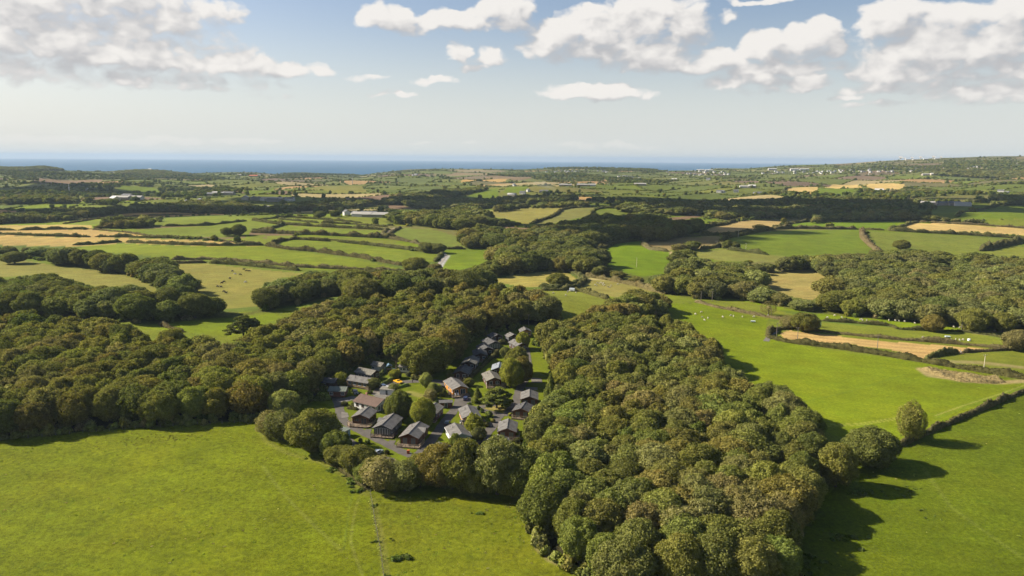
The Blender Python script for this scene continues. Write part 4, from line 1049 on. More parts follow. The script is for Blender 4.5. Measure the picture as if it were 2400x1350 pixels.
# dock and bramble round the fence and the pasture edges
for (px, py, n, sp, s0) in ((932,1312,7,1.3,1.0),(885,1268,4,.6,.45),(880,1185,6,.7,.5),(903,1350,4,.6,.5),(898,1265,5,1.2,.35),(2010,1158,16,3.5,.6),(1985,1262,18,3.5,.7),(1890,1320,20,4,.7),(2100,1150,12,4,.5),(2185,1205,8,3,.4),(1125,1205,4,1,.6),
                           (300,1035,60,7,.22),(460,1018,60,8,.2),(380,1028,60,8,.22),(760,1072,14,3,.8),(800,1100,14,3,.9),(835,1128,14,2.5,.9),(860,1150,10,2,.8)):
    c = at(px, py)
    for _ in range(n):
        q = (random.gauss(c[0], sp), random.gauss(c[1], sp*.6)); s = s0*random.uniform(.6, 1.4)
        gp.append((q[0], q[1], hz(q)-.03, s, s*1.1, random.randrange(2), jitter((.13, .165, .04) if s0 > .25 else (.26, .22, .08))))
FL = poly([(868,1158),(880,1230),(893,1300),(905,1400)])
for _ in range(200):
    k = random.random()*(len(FL)-1); i = int(k); q = FL[i]+(FL[i+1]-FL[i])*(k-i)+np.array([random.gauss(0, .35), random.gauss(0, .3)]); s = random.uniform(.12, .26)
    gp.append((q[0], q[1], hz(q)-.03, s*1.2, s*.8, random.randrange(2), jitter((.30, .32, .08) if random.random() < .7 else (.2, .2, .06), .2)))
scatter('grass_tufts', gp, TUFT, 'coarse tufts and weeds dotted over the pastures')
# ------------------------------------------------------------------ hedges: each its own thing (line of survey pixels, width m, height m, tint, label)
HT_D=(.088,.085,.030); HT_B=(.118,.098,.044); HT_G=(.150,.180,.045)
HEDGES = [
 ([(2106,1049),(2135,1034),(2200,1004),(2300,961),(2400,918),(2520,870)],1.7,2.0,HT_B,'long trimmed hedge running up right from the domed tree past the lone tree'),
 ([(1798,790),(1850,802),(1950,814),(2060,830),(2150,845),(2200,854),(2260,864),(2330,875),(2400,887),(2560,908)],5.0,2.0,HT_D,'wide bramble bank below the ploughed field'),
 ([(1800,792),(1802,781),(1818,773),(1852,771)],3.0,2.6,HT_D,'hedge hooking round the left end of the ploughed field'),
 ([(1860,771),(1920,777),(2000,786),(2100,796),(2200,803),(2300,812),(2375,820)],2.6,1.9,HT_B,'long low hedge along the top of the ploughed field'),
 ([(2170,846),(2180,838),(2215,830),(2248,827)],2.6,2.3,HT_D,'curved hedge at the tip of the ploughed field'),
 ([(2255,827),(2300,824),(2375,820)],2.2,1.8,HT_B,'short hedge right of the gap at the tip of the ploughed field'),
 ([(1925,752),(2000,757),(2090,765),(2106,772),(2180,775),(2260,778),(2330,787),(2372,797)],2.2,1.7,HT_D,'kinked hedge between the two sheep strips'),
 ([(1628,707),(1680,721),(1760,736),(1830,749),(1872,752)],3.0,1.6,HT_B,'brown scrubby hedge above the vivid pasture'),
 ([(1262,673),(1310,676),(1345,667),(1364,657),(1355,645),(1335,638)],4.0,2.2,HT_D,'inner hedge curving round the oval field'),
 ([(1266,681),(1320,681),(1357,672),(1371,660),(1362,648),(1345,639)],4.0,2.2,HT_D,'outer hedge curving round the oval field'),
 ([(1342,681),(1370,685),(1400,695),(1425,703)],4.0,2.2,HT_D,'hedge between the dry sheep field and the hollow'),
 ([(1370,647),(1440,659),(1500,672),(1560,690)],4.5,2.4,HT_B,'hedge along the upper side of the dry sheep field'),
 ([(1388,622),(1394,602),(1405,586),(1440,571),(1508,561)],6.0,3.0,HT_D,'hedge arching round the rounded green field'),
 ([(1505,573),(1525,585),(1568,590)],5.0,2.4,HT_B,'curved bank at the tip of the dull field'),
 ([(1505,573),(1522,561),(1600,555),(1690,551)],5.0,2.4,HT_D,'hedge along the top of the dull field'),
 ([(1640,585),(1670,581),(1700,578)],4.0,2.6,HT_D,'short hedge under the dull field'),
 ([(1695,582),(1690,568),(1705,558),(1750,549),(1795,541)],5.5,3.0,HT_D,'hedge rounding the left end of the wide green field'),
 ([(1640,550),(1700,551),(1770,544),(1815,538)],5.0,2.6,HT_D,'hedge below the half shaded field'),
 ([(1815,538),(1870,536),(1930,537),(2012,538)],7.0,3.2,HT_B,'thick hedge along the top of the wide green field'),
 ([(1812,536),(1850,525),(1900,519),(1965,517)],6.0,3.0,HT_D,'hedge climbing to the wooded knoll'),
 ([(1640,546),(1665,531),(1720,519),(1768,513)],6.0,3.0,HT_D,'hedge round the far side of the half shaded field'),
 ([(2020,539),(2022,558),(2036,572),(2062,592)],6.5,3.2,HT_B,'hedge dropping between the wide green field and the tussocky field'),
 ([(2026,538),(2052,539),(2074,540)],6.0,3.0,HT_D,'short piece of hedge at the junction above the tussocky field'),
 ([(2082,541),(2150,545),(2250,550),(2400,559),(2560,567)],7.0,3.2,HT_D,'long thick hedge under the stubble field'),
 ([(2084,540),(2105,534),(2130,525),(2152,521)],6.0,2.8,HT_D,'hedge at the left end of the stubble field'),
 ([(2150,521),(2250,525),(2400,535),(2560,543)],5.5,2.4,HT_B,'hedge along the far side of the stubble field'),
 ([(2298,589),(2340,580),(2370,573),(2440,566)],7.5,5.0,HT_D,'tall dark hedge at the right margin'),
 ([(1703,585),(1760,592),(1802,598)],4.5,3.0,HT_D,'bushy hedge below the wide green field'),
 ([(400,609),(480,608),(540,611),(600,617),(700,626),(800,631),(900,636),(965,639)],3.6,2.2,HT_B,'upper of two parallel lane hedges above the cattle field'),
 ([(395,618),(480,616),(484,616)],3.4,2.2,HT_B,'short end of the lower lane hedge left of its gate gap'),
 ([(490,617),(560,621),(640,629),(705,635)],3.8,2.4,HT_D,'lower of two parallel lane hedges above the cattle field'),
 ([(852,636),(900,641),(960,643),(1015,639)],4.0,2.4,HT_D,'continuation of the lane hedge left of the large round tree'),
 ([(622,576),(680,585),(740,590),(790,597),(850,605),(910,617),(948,623)],4.5,2.6,HT_D,'long hedge along the top of the long bright field'),
 ([(620,577),(660,565),(690,561),(776,566)],4.0,2.4,HT_D,'curved hedge above the crescent field'),
 ([(790,567),(860,574),(960,586),(1035,595)],3.8,2.2,HT_D,'hedge along the upper edge of the crescent field'),
 ([(692,561),(800,564),(900,574),(985,583)],2.4,1.2,HT_B,'thin low hedge over the sliver of grass'),
 ([(170,575),(220,573),(286,567)],4.0,2.4,HT_D,'left piece of the hedge under the lower straw strip'),
 ([(294,568),(400,573),(500,576),(620,575)],4.2,2.4,HT_D,'right piece of the hedge under the lower straw strip'),
 ([(222,555),(300,556),(400,558),(480,560)],4.0,2.2,HT_D,'right half of the hedge between the straw strips'),
 ([(-60,547),(0,549),(100,553),(213,556)],4.0,2.4,HT_D,'left half of the hedge between the straw strips'),
 ([(-60,541),(0,540),(38,540)],3.8,2.2,HT_D,'stub of the farthest straw strip hedge at the left margin'),
 ([(43,540),(120,538),(215,537)],3.8,2.2,HT_D,'hedge under the farthest straw strip'),
 ([(216,538),(290,544),(370,555),(480,560),(540,566),(617,573)],2.8,1.4,HT_B,'thin brown hedge slanting under the clump field'),
 ([(380,531),(480,529),(578,518)],4.2,2.2,HT_D,'hedge running right from the dark rectangular clump'),
 ([(588,544),(640,535),(668,526)],4.4,2.4,HT_D,'slanting hedge right of the pair of trees'),
 ([(588,545),(700,549),(800,553),(935,560)],7.0,3.4,HT_D,'widest and darkest of the strip hedges'),
 ([(590,516),(640,524),(680,527),(800,534),(918,540)],5.0,2.6,HT_D,'hedge above the broad middle strip'),
 ([(594,516),(630,513),(678,509),(700,509)],4.5,2.2,HT_D,'short hedge at the top of the strips'),
 ([(680,510),(760,515),(850,523)],3.8,2.0,HT_D,'topmost hedge of the strip fields'),
 ([(650,514),(700,518),(748,523)],3.8,2.0,HT_D,'left piece of the second strip hedge'),
 ([(752,522),(830,526),(908,532)],4.2,2.2,HT_D,'right piece of the second strip hedge'),
 ([(905,540),(897,548),(905,558),(960,567),(1010,578),(1000,588)],5.0,2.2,HT_B,'lane hedge bending round the bowl field'),
 ([(912,549),(925,541),(940,534)],4.0,1.8,HT_B,'inner lane hedge at the bend of the bowl field'),
 ([(1019,614),(1030,602),(1037,596)],4.0,2.4,HT_D,'short hedge beside the white lane'),
 ([(1042,584),(1070,584),(1092,584)],3.0,1.8,HT_D,'low hedge at the foot of the bowl field'),
 ([(1248,525),(1285,512),(1315,493),(1340,488),(1388,486)],5.5,2.6,HT_D,'hedge climbing over the crest field'),
 ([(1385,501),(1394,492),(1415,488),(1450,489)],5.5,2.6,HT_D,'curved hedge at the end of the crest strip'),
 ([(148,525),(220,514),(290,508),(390,505),(480,502)],4.0,2.0,HT_B,'hedge between the two bright wedges of grass'),
 ([(2243,508),(2290,494),(2342,482)],6.0,2.4,HT_D,'diagonal hedge across the shaded fields at the right'),
 ([(1832,453),(1840,444),(1852,439)],7.0,3.0,HT_D,'curved hedge at the end of the left stubble field'),
 ([(372,760),(400,770),(432,779)],2.5,1.6,HT_B,'pale scrubby hedge across the clearing'),
 ([(960,902),(905,918)],1.2,1.3,HT_G,'clipped hedge along the parking bay by the white car'),
 ([(888,905),(905,898),(922,889)],1.6,1.5,HT_G,'clipped green hedge behind the yellow car'),
 ([(884,884),(900,874),(905,870)],1.4,1.3,HT_G,'small clipped hedge right of the upper dark lodge'),
 ([(1085,900),(1110,878),(1140,850),(1170,826)],2.2,1.6,HT_D,'dark hedge along the shaded lawn between the lodge rows'),
 ([(812,958),(845,962)],1.0,1.2,HT_D,'low hedge in front of the white bungalow'),
 ([(1010,950),(1028,940),(1038,936)],1.0,1.0,HT_G,'low clipped hedge by the village green'),
 ([(758,1074),(800,1101),(840,1126),(866,1150)],2.6,1.5,HT_D,'brown bramble margin along the edge of the front pasture'),
]
def hedge(pts, w, h, tint, label):
    P = poly(pts); d = np.hypot(*P.mean(0))
    h = h*(1.22 if d > 500 else 1.0)
    seg = np.hypot(*np.diff(P, axis=0).T); S = np.concatenate([[0], np.cumsum(seg)])
    ds = min(max(d/420.0, .7), 2.6); n = max(4, int(S[-1]/ds))
    s = np.linspace(0, S[-1], n)
    x = np.interp(s, S, P[:, 0]); y = np.interp(s, S, P[:, 1])
    g = np.random.default_rng(int(abs(x[0]*7+y[0]*3)) % 99999)
    if n > 8:   # soften the corners of the survey line
        for _ in range(2):
            x[1:-1] = (x[:-2]+2*x[1:-1]+x[2:])/4; y[1:-1] = (y[:-2]+2*y[1:-1]+y[2:])/4
    tx, ty = np.gradient(x), np.gradient(y); L = np.maximum(np.hypot(tx, ty), 1e-6); nx, ny = -ty/L, tx/L
    K = 9; th = np.linspace(0, math.pi, K)
    low = np.interp(s, np.arange(0, S[-1]+9, 7.0), g.choice([.62,.8,.95,1.05,1.2,1.55], len(np.arange(0, S[-1]+9, 7.0))))
    end = np.clip(np.minimum(s, S[-1]-s)/max(ds*2, 1.2), .25, 1)
    V = np.zeros((n, K, 3)); z0 = H(x, y)
    for k in range(K):
        c, sn = math.cos(th[k]), math.sin(th[k])
        c = math.copysign(abs(c)**.7, c); sn = sn**.7
        j = g.uniform(.78, 1.2, n)
        off = c*w/2*j*end*(.85+.15*low); up = sn*h*low*end*g.uniform(.74, 1.24, n)
        V[:, k, 0] = x+nx*off; V[:, k, 1] = y+ny*off; V[:, k, 2] = z0-.15+up
    q = (np.arange(n-1)[:, None]*K+np.arange(K-1)[None, :]).ravel()
    Q = np.stack([q, q+1, q+K+1, q+K], 1); VV = V.reshape(-1, 3)
    # leaf sprays all over it
    cnt = int(min(S[-1]*(w+2*h)*(2.6 if d < 480 else (.8 if d < 900 else .25)), 9000)); sz = .42 if d < 480 else (.75 if d < 900 else 1.2)
    fi = g.integers(0, len(Q), cnt); a = g.uniform(0, 1, (cnt, 2))
    A, B, D = VV[Q[fi, 0]], VV[Q[fi, 1]], VV[Q[fi, 3]]
    pp = A+(B-A)*a[:, :1]+(D-A)*a[:, 1:]
    nn = unit(np.cross(D-A, B-A)+1e-9); ctr = np.stack([x, y, z0+h*.3], 1)[fi//(K-1)]
    nn = np.where(np.sum(nn*(pp-ctr), 1, keepdims=True) < 0, -nn, nn)
    sv, sq = sprays(pp+nn*.05, nn, sz, g, .6)
    me = np_mesh('hedge', np.concatenate([VV, sv]), np.concatenate([Q, sq+len(VV)]), LEAF, False)
    o = link('hedge', me); o.color = c4(jitter(tint, .1))
    return tag(o, label, 'hedge', 'field hedges' if d > 420 else 'hedges round the village')
for a in HEDGES: hedge(*a)

# ------------------------------------------------------------------ bushes of the village
BUSHES = [((845,1037),.85,2.0,HT_G,'clipped upright bush on the lane verge, left of two'),((862,1040),1.0,2.0,HT_G,'rounder clipped bush on the lane verge, right of two'),
 ((1146,977),1.55,3.0,HT_G,'large dark rounded bush beside the right lane'),((1121,961),.95,2.2,HT_G,'left topiary ball behind the terracotta lodge'),((1130,967),.8,2.3,HT_G,'right topiary egg behind the terracotta lodge'),
 ((1110,1047),1.25,3.0,HT_G,'rounded bush right of the white lodge'),((936,885),1.0,2.6,HT_D,'columnar clipped bush behind the yellow car'),((974,888),2.4,2.0,HT_D,'low dark mound bush on the village green'),
 ((957,882),1.4,2.4,(.11,.115,.06),'greyish small bush between column and mound bushes'),((1084,997),.9,1.6,HT_G,'small bright conifer bush by the lane junction'),((1196,974),1.0,1.5,(.19,.19,.035),'yellow bush at the corner of the right lane'),
 ((1100,948),.9,1.1,HT_G,'small bush on the lawn below the blue car'),((880,1000),.9,1.0,HT_G,'small shrub beside the bungalow gable'),((889,960),1.0,1.7,(.19,.19,.04),'yellow green shrub against the bungalow gable'),
 ((867,923),1.2,2.0,HT_D,'dark shrub at the end of the parking hedge'),((830,951),1.3,1.6,HT_D,'dark shrubbery before the bungalow'),((1056,1006),.6,.9,HT_G,'tiny shrub beside the lane'),
 ((1210,1012),1.2,1.6,(.16,.15,.04),'shrub below the deck of the dark gabled lodge'),((1155,990),1.0,1.8,(.16,.14,.04),'brownish shrub beside the right lane deck'),((907,1064),1.0,1.8,HT_D,'dark bush near the end of the lane'),
 ((1095,889),1.3,2.0,HT_D,'dark bush beside the shaded decks'),((1160,838),2.0,2.6,HT_D,'dark bush along the shaded lawn'),((1175,806),2.4,3.0,HT_D,'dark evergreen bush between the upper lodges'),
 ((1000,930),1.5,1.8,(.17,.13,.06),'brownish low bush on the village green'),((1022,938),1.2,1.5,HT_G,'low green bush at the corner of the village green'),((1147,926),1.5,2.4,HT_G,'bush on the bank above the tiered conifer'),((1066,915),1.2,1.6,HT_G,'bush beside the deck of the orange lodge'),
 ((870,1000),.9,1.2,HT_G,'small bush between the first and second dark lodge'),((936,1012),1.0,1.2,HT_G,'small bush between the blue grey and the decked lodge'),((1015,985),1.3,1.8,HT_D,'bush behind the decked brown lodge'),((1140,1000),1.4,2.2,HT_D,'dark bush on the shaded bank by the right lane'),((1098,1000),1.2,1.8,HT_G,'bush between the terracotta and the white lodge'),((1215,1040),1.8,2.6,HT_D,'dark bush beside the cream ended lodge'),((835,985),1.2,1.6,HT_D,'dark bush beside the eight sided deck'),((808,950),1.5,2.0,HT_D,'dark bush by the pale drive')]
for px, r, h, t_, lb in BUSHES:
    p = at(*px); o = empty('bush', (p[0], p[1], hz(p)-.05), random.uniform(0, 6.28), (r, r, h/1.7)); tag(o, lb, 'bush', 'bushes in the village')
    f = link('foliage', random.choice(C_BUSH), o); f.color = c4(t_)

# ------------------------------------------------------------------ lanes and pads
ASPH = simple('asphalt', (.088,.076,.063), .9, .22, .35, bump=.01); GRAV = simple('gravel', (.135,.12,.10), .95, .25, .8, bump=.02); PALEC = simple('concrete', (.25,.22,.18), .9, .2, .6)
def lane(pts, w, m, name, label, lift=.05):
    P = poly(pts); S = np.concatenate([[0], np.cumsum(np.hypot(*np.diff(P, axis=0).T))]); n = max(4, int(S[-1]/1.2)); s = np.linspace(0, S[-1], n)
    x, y = np.interp(s, S, P[:, 0]), np.interp(s, S, P[:, 1])
    for _ in range(6): x[1:-1] = (x[:-2]+2*x[1:-1]+x[2:])/4; y[1:-1] = (y[:-2]+2*y[1:-1]+y[2:])/4
    tx, ty = np.gradient(x), np.gradient(y); L = np.maximum(np.hypot(tx, ty), 1e-6); nx, ny = -ty/L, tx/L
    K = 5; V = np.zeros((n, K, 3))
    for k in range(K):
        o = (k/(K-1)-.5)*(w+(.25*np.sin(s*.9)+.15*np.sin(s*2.3) if k in (0, K-1) else 0))
        V[:, k, 0] = x+nx*o; V[:, k, 1] = y+ny*o; V[:, k, 2] = H(V[:, k, 0], V[:, k, 1])+lift
    q = (np.arange(n-1)[:, None]*K+np.arange(K-1)[None, :]).ravel()
    o = link(name, np_mesh(name, V.reshape(-1, 3), np.stack([q+1, q, q+K, q+K+1], 1), m, True)); o['kind'] = 'structure'; o['label'] = label
def pad(pts, m, name, label, lift=.065):
    P = poly(pts); c = P.mean(0); V, Q = [], []
    b = MB(); n = len(P)
    ring = [c+(p-c)*f for f in (1, .5) for p in P]
    V = [(p[0], p[1], hz(p)+lift) for p in ring]+[(c[0], c[1], hz(c)+lift)]
    b.v = V
    for i in range(n):
        j = (i+1) % n; b.f.append((i, j, n+j, n+i)); b.f.append((n+i, n+j, 2*n)); b.m += [0, 0]
    o = b.build(name, m); o['kind'] = 'structure'; o['label'] = label
lane([(782,925),(791,940),(795,955),(798,972),(808,990),(830,1003),(860,1019),(900,1038),(940,1058),(975,1074),(1000,1088)],3.5,ASPH,'road','main lane passing below the three dark lodges')
lane([(972,1073),(1000,1046),(1020,1021),(1040,992),(1060,967),(1073,950),(1077,936),(1070,922),(1056,910),(1044,902)],3.6,ASPH,'road','lane climbing through the middle of the village',.054)
lane([(1050,905),(1040,896),(1015,892),(985,893),(955,895),(925,897),(905,902),(890,912),(882,926)],4.4,ASPH,'road','lane past the yellow car and the village green',.058)
lane([(1076,936),(1085,950),(1112,956),(1140,964),(1166,972),(1190,972)],3.4,ASPH,'road','cross lane to the right hand lodges',.062)
lane([(1172,972),(1163,985),(1152,1003),(1136,1022),(1122,1042),(1108,1062)],3.6,ASPH,'road','shaded lane between the white and the dark lodge',.066)
lane([(1186,973),(1200,958),(1211,938),(1217,915),(1232,885),(1238,855),(1234,825),(1226,800),(1215,785)],3.6,ASPH,'road','narrow lane along the foot of the long wood',.07)
lane([(1112,958),(1135,952),(1160,948)],3.2,ASPH,'road','drive to the tiered conifer lawn',.074)
lane([(1046,902),(1066,880),(1090,862),(1112,845),(1140,822),(1165,800)],3.0,ASPH,'road','track along the shaded lodge row',.078)
lane([(792,940),(815,936),(835,931)],5.0,GRAV,'driveway','pale drive beside the bungalow',.062)
lane([(1028,620),(1040,605),(1046,599),(1040,594)],3.4,PALEC,'lane','pale country lane at the edge of the bright field',.12)
lane([(1795,800),(1806,786),(1820,776)],3.0,GRAV,'lane','short visible piece of lane by the ploughed field',.1)
pad([(872,925),(885,918),(918,928),(925,945),(902,945)],GRAV,'yard','gravel yard behind the bungalow',.072)
pad([(1085,922),(1108,935),(1106,945),(1086,945),(1072,936)],ASPH,'parking','parking bay of the blue car',.082)
pad([(857,1006),(872,1006),(866,1020),(848,1020)],ASPH,'parking','short drive left of the blue grey lodge',.08)
pad([(914,1032),(928,1033),(920,1048),(899,1044)],ASPH,'parking','short drive left of the brown lodge with the deck',.084)
pad([(1245,885),(1269,887),(1271,897),(1246,897)],GRAV,'parking','upper gravel bay at the wood edge',.08)
pad([(1230,907),(1260,908),(1260,915),(1232,914)],GRAV,'parking','lower gravel bay behind the dark roof',.08)
pad([(1226,824),(1236,825),(1236,834),(1226,833)],PALEC,'parking','pale paved bay at the wood edge',.08)
pad([(800,965),(815,968),(818,978),(800,980)],GRAV,'parking','gravel bay beside the octagonal deck',.08)
pad([(806,1016),(870,1060),(925,1075),(920,1085),(850,1075),(805,1045)],ASPH,'parking','shaded yard behind the front trees',.08)

# ------------------------------------------------------------------ timber lodges
M = {}
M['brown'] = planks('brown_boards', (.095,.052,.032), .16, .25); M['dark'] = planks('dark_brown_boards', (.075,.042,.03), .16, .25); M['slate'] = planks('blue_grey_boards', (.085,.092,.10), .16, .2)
M['orange'] = planks('orange_boards', (.40,.165,.03), .16, .18); M['red'] = planks('red_brown_boards', (.12,.052,.032), .16, .25); M['terra'] = planks('terracotta_boards', (.36,.19,.11), .16, .15)
M['tan'] = planks('tan_boards', (.25,.165,.085), .18, .2); M['white'] = simple('white_render', (.56,.54,.50), .8, .08); M['teal'] = planks('pale_teal_boards', (.28,.37,.36), .16, .1); M['grey'] = simple('grey_render', (.33,.33,.32), .85, .1)
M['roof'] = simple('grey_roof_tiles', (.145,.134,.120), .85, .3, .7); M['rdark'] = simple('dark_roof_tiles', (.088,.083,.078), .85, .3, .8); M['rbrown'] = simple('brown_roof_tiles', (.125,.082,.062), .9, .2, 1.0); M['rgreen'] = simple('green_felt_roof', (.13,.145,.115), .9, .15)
M['rmetal'] = simple('pale_metal_roof', (.22,.235,.25), .6, .08, 1, .5); M['rmoss'] = simple('mossy_roof', (.165,.150,.120), .9, .25, 1.2)
M['frame'] = simple('white_frames', (.55,.54,.52), .5, .05); M['wframe'] = simple('timber_frames', (.17,.085,.045), .6, .1); M['deck'] = planks('deck_boards', (.19,.14,.095), .14, .2, 0); M['rail'] = simple('pale_timber', (.30,.22,.14), .8, .15); M['plinth'] = simple('dark_skirting', (.07,.06,.05), .9, .2); M['drail'] = simple('dark_timber', (.10,.075,.055), .8, .2)
def glass(name, col, rough=.12):
    m, t, b = material(name); b.inputs['Base Color'].default_value = c4(col); b.inputs['Roughness'].default_value = rough; b.inputs['Specular IOR Level'].default_value = .6; return m
M['glass'] = glass('window_glass', (.035,.042,.05)); M['curtain'] = glass('curtained_glass', (.13,.135,.125), .25)

def window(parent, face, u, z0, w, h, fr, gl, door=False, wall=0.0):
    """an opening on a wall: face is ('y', y, sign) or ('x', x, sign), u the centre along the wall. frame > pane"""
    ax, c, sg = face; f = MB(); g = MB(); t = .09
    def bx(b, u0, u1, za, zb, d0, d1):
        lo, hi = min(c+sg*d0, c+sg*d1), max(c+sg*d0, c+sg*d1)
        if ax == 'y': b.box(u0, u1, lo, hi, za, zb)
        else: b.box(lo, hi, u0, u1, za, zb)
    a, e = u-w/2, u+w/2
    bx(f, a-t, a, z0-t*(not door), z0+h+t, .004, .07); bx(f, e, e+t, z0-t*(not door), z0+h+t, .004, .07); bx(f, a, e, z0+h, z0+h+t, .004, .07)
    if not door: bx(f, a, e, z0-t, z0, .004, .09)
    if w > 1.1: bx(f, u-.04, u+.04, z0, z0+h, .004, .06)
    bx(g, a, e, z0, z0+h, .006, .03)
    o = f.build('door' if door else 'window', M[fr], parent); g.build('pane', M[gl], o)
    return o

def lodge(rear, front, label, wall='brown', roof='roof', W=6.2, wall_h=2.45, rise=1.35, plinth=.55, frame='frame', deck=None, front_style='doors', side=3, dormer=0, fascia=None, name='lodge', cat='lodge', chimney=None, oh=.45, front_over=.9, sidewin=True, gl='glass', wallfront=None, porch=0, wside=2.6, group='timber lodges of the holiday village'):
    zr = plinth+wall_h+rise
    a, b = at(rear[0], rear[1], zr), at(front[0], front[1], zr)
    L = float(np.hypot(*(b-a))); L = max(min(L, 15.0), 6.0); u = (b-a)/max(np.hypot(*(b-a)), 1e-6)
    c = (a+b)/2; z = min(hz(a), hz(b), hz(c))-.05
    root = empty(name, (c[0], c[1], z), math.atan2(-u[0], u[1]))     # local +y runs to the front gable
    tag(root, label, cat, group)
    h = L/2-oh; w = W/2; yf = h-(front_over-oh)
    z1 = plinth; z2 = plinth+wall_h; sl = rise/(w+oh)
    zt = z2+sl*w-.02
    MB().box(-w+.1, w-.1, -h+.1, yf-.1, -.6, z1).build('plinth', M['plinth'], root)
    wb = MB(); wb.prism([(-w, z1), (w, z1), (w, z2), (0, zt), (-w, z2)], -h, yf, 'y', 0)
    if wallfront: wb.face([(-w+.02, yf+.004, z1), (w-.02, yf+.004, z1), (w-.02, yf+.004, z2), (0, yf+.004, zt-.03), (-w+.02, yf+.004, z2)], 1)
    wb.build('wall', [M[wall], M[wallfront or wall]], root)
    # roof: two pitched slabs with raised tile battens, a ridge and barge boards
    rb = MB(); ze = z2-sl*oh+.06; th = .13; x0 = w+oh; zp = ze+rise
    for s in (-1, 1):
        pr = [(0, zp), (s*x0, ze), (s*x0, ze+th), (0, zp+th)]
        rb.prism(pr if s > 0 else pr[::-1], -L/2, L/2, 'y', 0)
        nb = int(L/.85)
        for i in range(nb+1):
            y = -L/2+.06+(L-.12)*i/nb
            rb.prism([(s*.12, zp+th-sl*.12+.002), (s*(x0-.02), ze+th+.004), (s*(x0-.02), ze+th+.05), (s*.12, zp+th-sl*.12+.05)], y-.05, y+.05, 'y', 0)
    rb.box(-.14, .14, -L/2-.01, L/2+.01, zp+th-.02, zp+th+.07)
    ro = rb.build('roof', M[roof], root)
    fb = MB()
    for s in (-1, 1):
        for y in (-L/2-.03, L/2+.03):
            fb.bar((s*.02, y, zp+.03), (s*x0, y, ze+.03), .05, .22)
        fb.bar((s*(x0+.03), -L/2, ze+.02), (s*(x0+.03), L/2, ze+.02), .06, .16)
    fb.build('fascia', M[fascia or ('wframe' if frame == 'wframe' else 'plinth')], ro)
    if dormer:
        # a cross gable on the right (+1) or left (-1) slope
        s = dormer; d = MB(); yd = -h*.25
        wl, hd = 1.7, zp-.25
        pts = lambda x, zz: [(x, yd-wl-.3, ze+.1), (x, yd, hd), (x, yd+wl+.3, ze+.1)]
        p0 = [(s*.25, yd, hd), (s*(x0+.35), yd, hd), (s*(x0+.35), yd-wl-.3, ze+.12), (s*(x0-.25), yd-wl-.3, ze+.12)]
        p1 = [(s*.25, yd, hd), (s*(x0+.35), yd, hd), (s*(x0+.35), yd+wl+.3, ze+.12), (s*(x0-.25), yd+wl+.3, ze+.12)]
        for p in (p0, p1):
            d.face([(x, y, zz+.12) for x, y, zz in p]); d.face([(x, y, zz) for x, y, zz in p][::-1])
            n = len(p)
            for i in range(n): q, r = p[i], p[(i+1) % n]; d.face([q, r, (r[0], r[1], r[2]+.12), (q[0], q[1], q[2]+.12)])
        d.build('cross_gable', M[roof], ro)
        e = MB(); e.prism([(yd-wl, z1), (yd+wl, z1), (yd+wl, ze+.1), (yd, hd-.1), (yd-wl, ze+.1)], s*(w-.05) if s > 0 else -w-.28, s*(w+.28) if s > 0 else -w+.05, 'x')
        e.build('bay', M[wall], root)
        window(root, ('x', s*(w+.28), s), yd, z1+.9, 1.6, 1.1, frame, gl)
    if chimney:
        b_ = MB(); b_.box(-.35+chimney[0], .35+chimney[0], chimney[1]-.35, chimney[1]+.35, zp-.6, zp+.75); b_.tube([(chimney[0], chimney[1], zp+.75), (chimney[0], chimney[1], zp+1.05)], .14, 8); b_.build('chimney', M['terra'], root)
    elif front_style != 'plain':
        b_ = MB(); b_.tube([(w*.45, -h*.35, zp-.9), (w*.45, -h*.35, zp+.35)], .09, 8); b_.build('flue', M['plinth'], ro)
    F_ = ('y', yf+(.004 if wallfront else 0), 1)
    if front_style == 'doors':
        window(root, F_, -1.15, z1+.06, 1.9, 2.02, frame, gl, True); window(root, F_, 1.55, z1+.75, 1.5, 1.2, frame, gl)
    elif front_style == 'two':
        window(root, F_, -1.45, z1+.06, 1.5, 2.02, frame, 'curtain', True); window(root, F_, 1.45, z1+.06, 1.5, 2.02, frame, 'curtain', True)
    elif front_style == 'glazed':
        for i in range(6): window(root, F_, -2.35+i*.94, z1+.1, .66, 2.1+.12*min(i, 5-i), frame, 'curtain', True)
    elif front_style == 'windows':
        window(root, F_, -1.5, z1+.8, 1.3, 1.15, frame, gl); window(root, F_, 1.3, z1+.06, .95, 1.98, frame, gl, True)
    elif front_style == 'french':
        window(root, F_, .0, z1+.06, 1.7, 2.02, frame, 'curtain', True); window(root, F_, 1.95, z1+.7, .8, 1.2, frame, 'curtain'); window(root, F_, -1.95, z1+.7, .8, 1.2, frame, gl)
    if sidewin:
        for i in range(side):
            y = -h*.7+(yf+h*.55)*i/max(side-1, 1)
            for s in (-1, 1):
                if dormer == s and abs(y+h*.25) < 2.3: continue
                window(root, ('x', s*w, s), y, z1+.85, 1.25, 1.1, frame, gl)
        window(root, ('x', -w, -1), -h*.12, z1+.06, .9, 1.98, frame, gl, True)
    if deck:
        dd = MB(); posts = MB(); rails = MB(); zd = z1-.02; dp = deck.get('depth', 2.6); dx = deck.get('wide', w+.3); xl = -dx if 'left' not in deck else -w-deck['left']; xr = dx if 'right' not in deck else w+deck['right']
        y0 = yf+.02; y1 = yf+dp
        if deck.get('oct'):
            k = 1.5; out = [(xl, y0-3.0), (xl, y1-k), (xl+k, y1), (xr-k, y1), (xr, y1-k), (xr, y0-deck.get('back', 7.0))]
        else:
            out = [(xl, y0-(3.2 if 'left' in deck else 0)), (xl, y1), (xr, y1), (xr, y0-(deck.get('back', 3.2) if 'right' in deck else 0))]
        dd.box(xl, xr, y0, y1-(1.5 if deck.get('oct') else 0), zd-.14, zd)
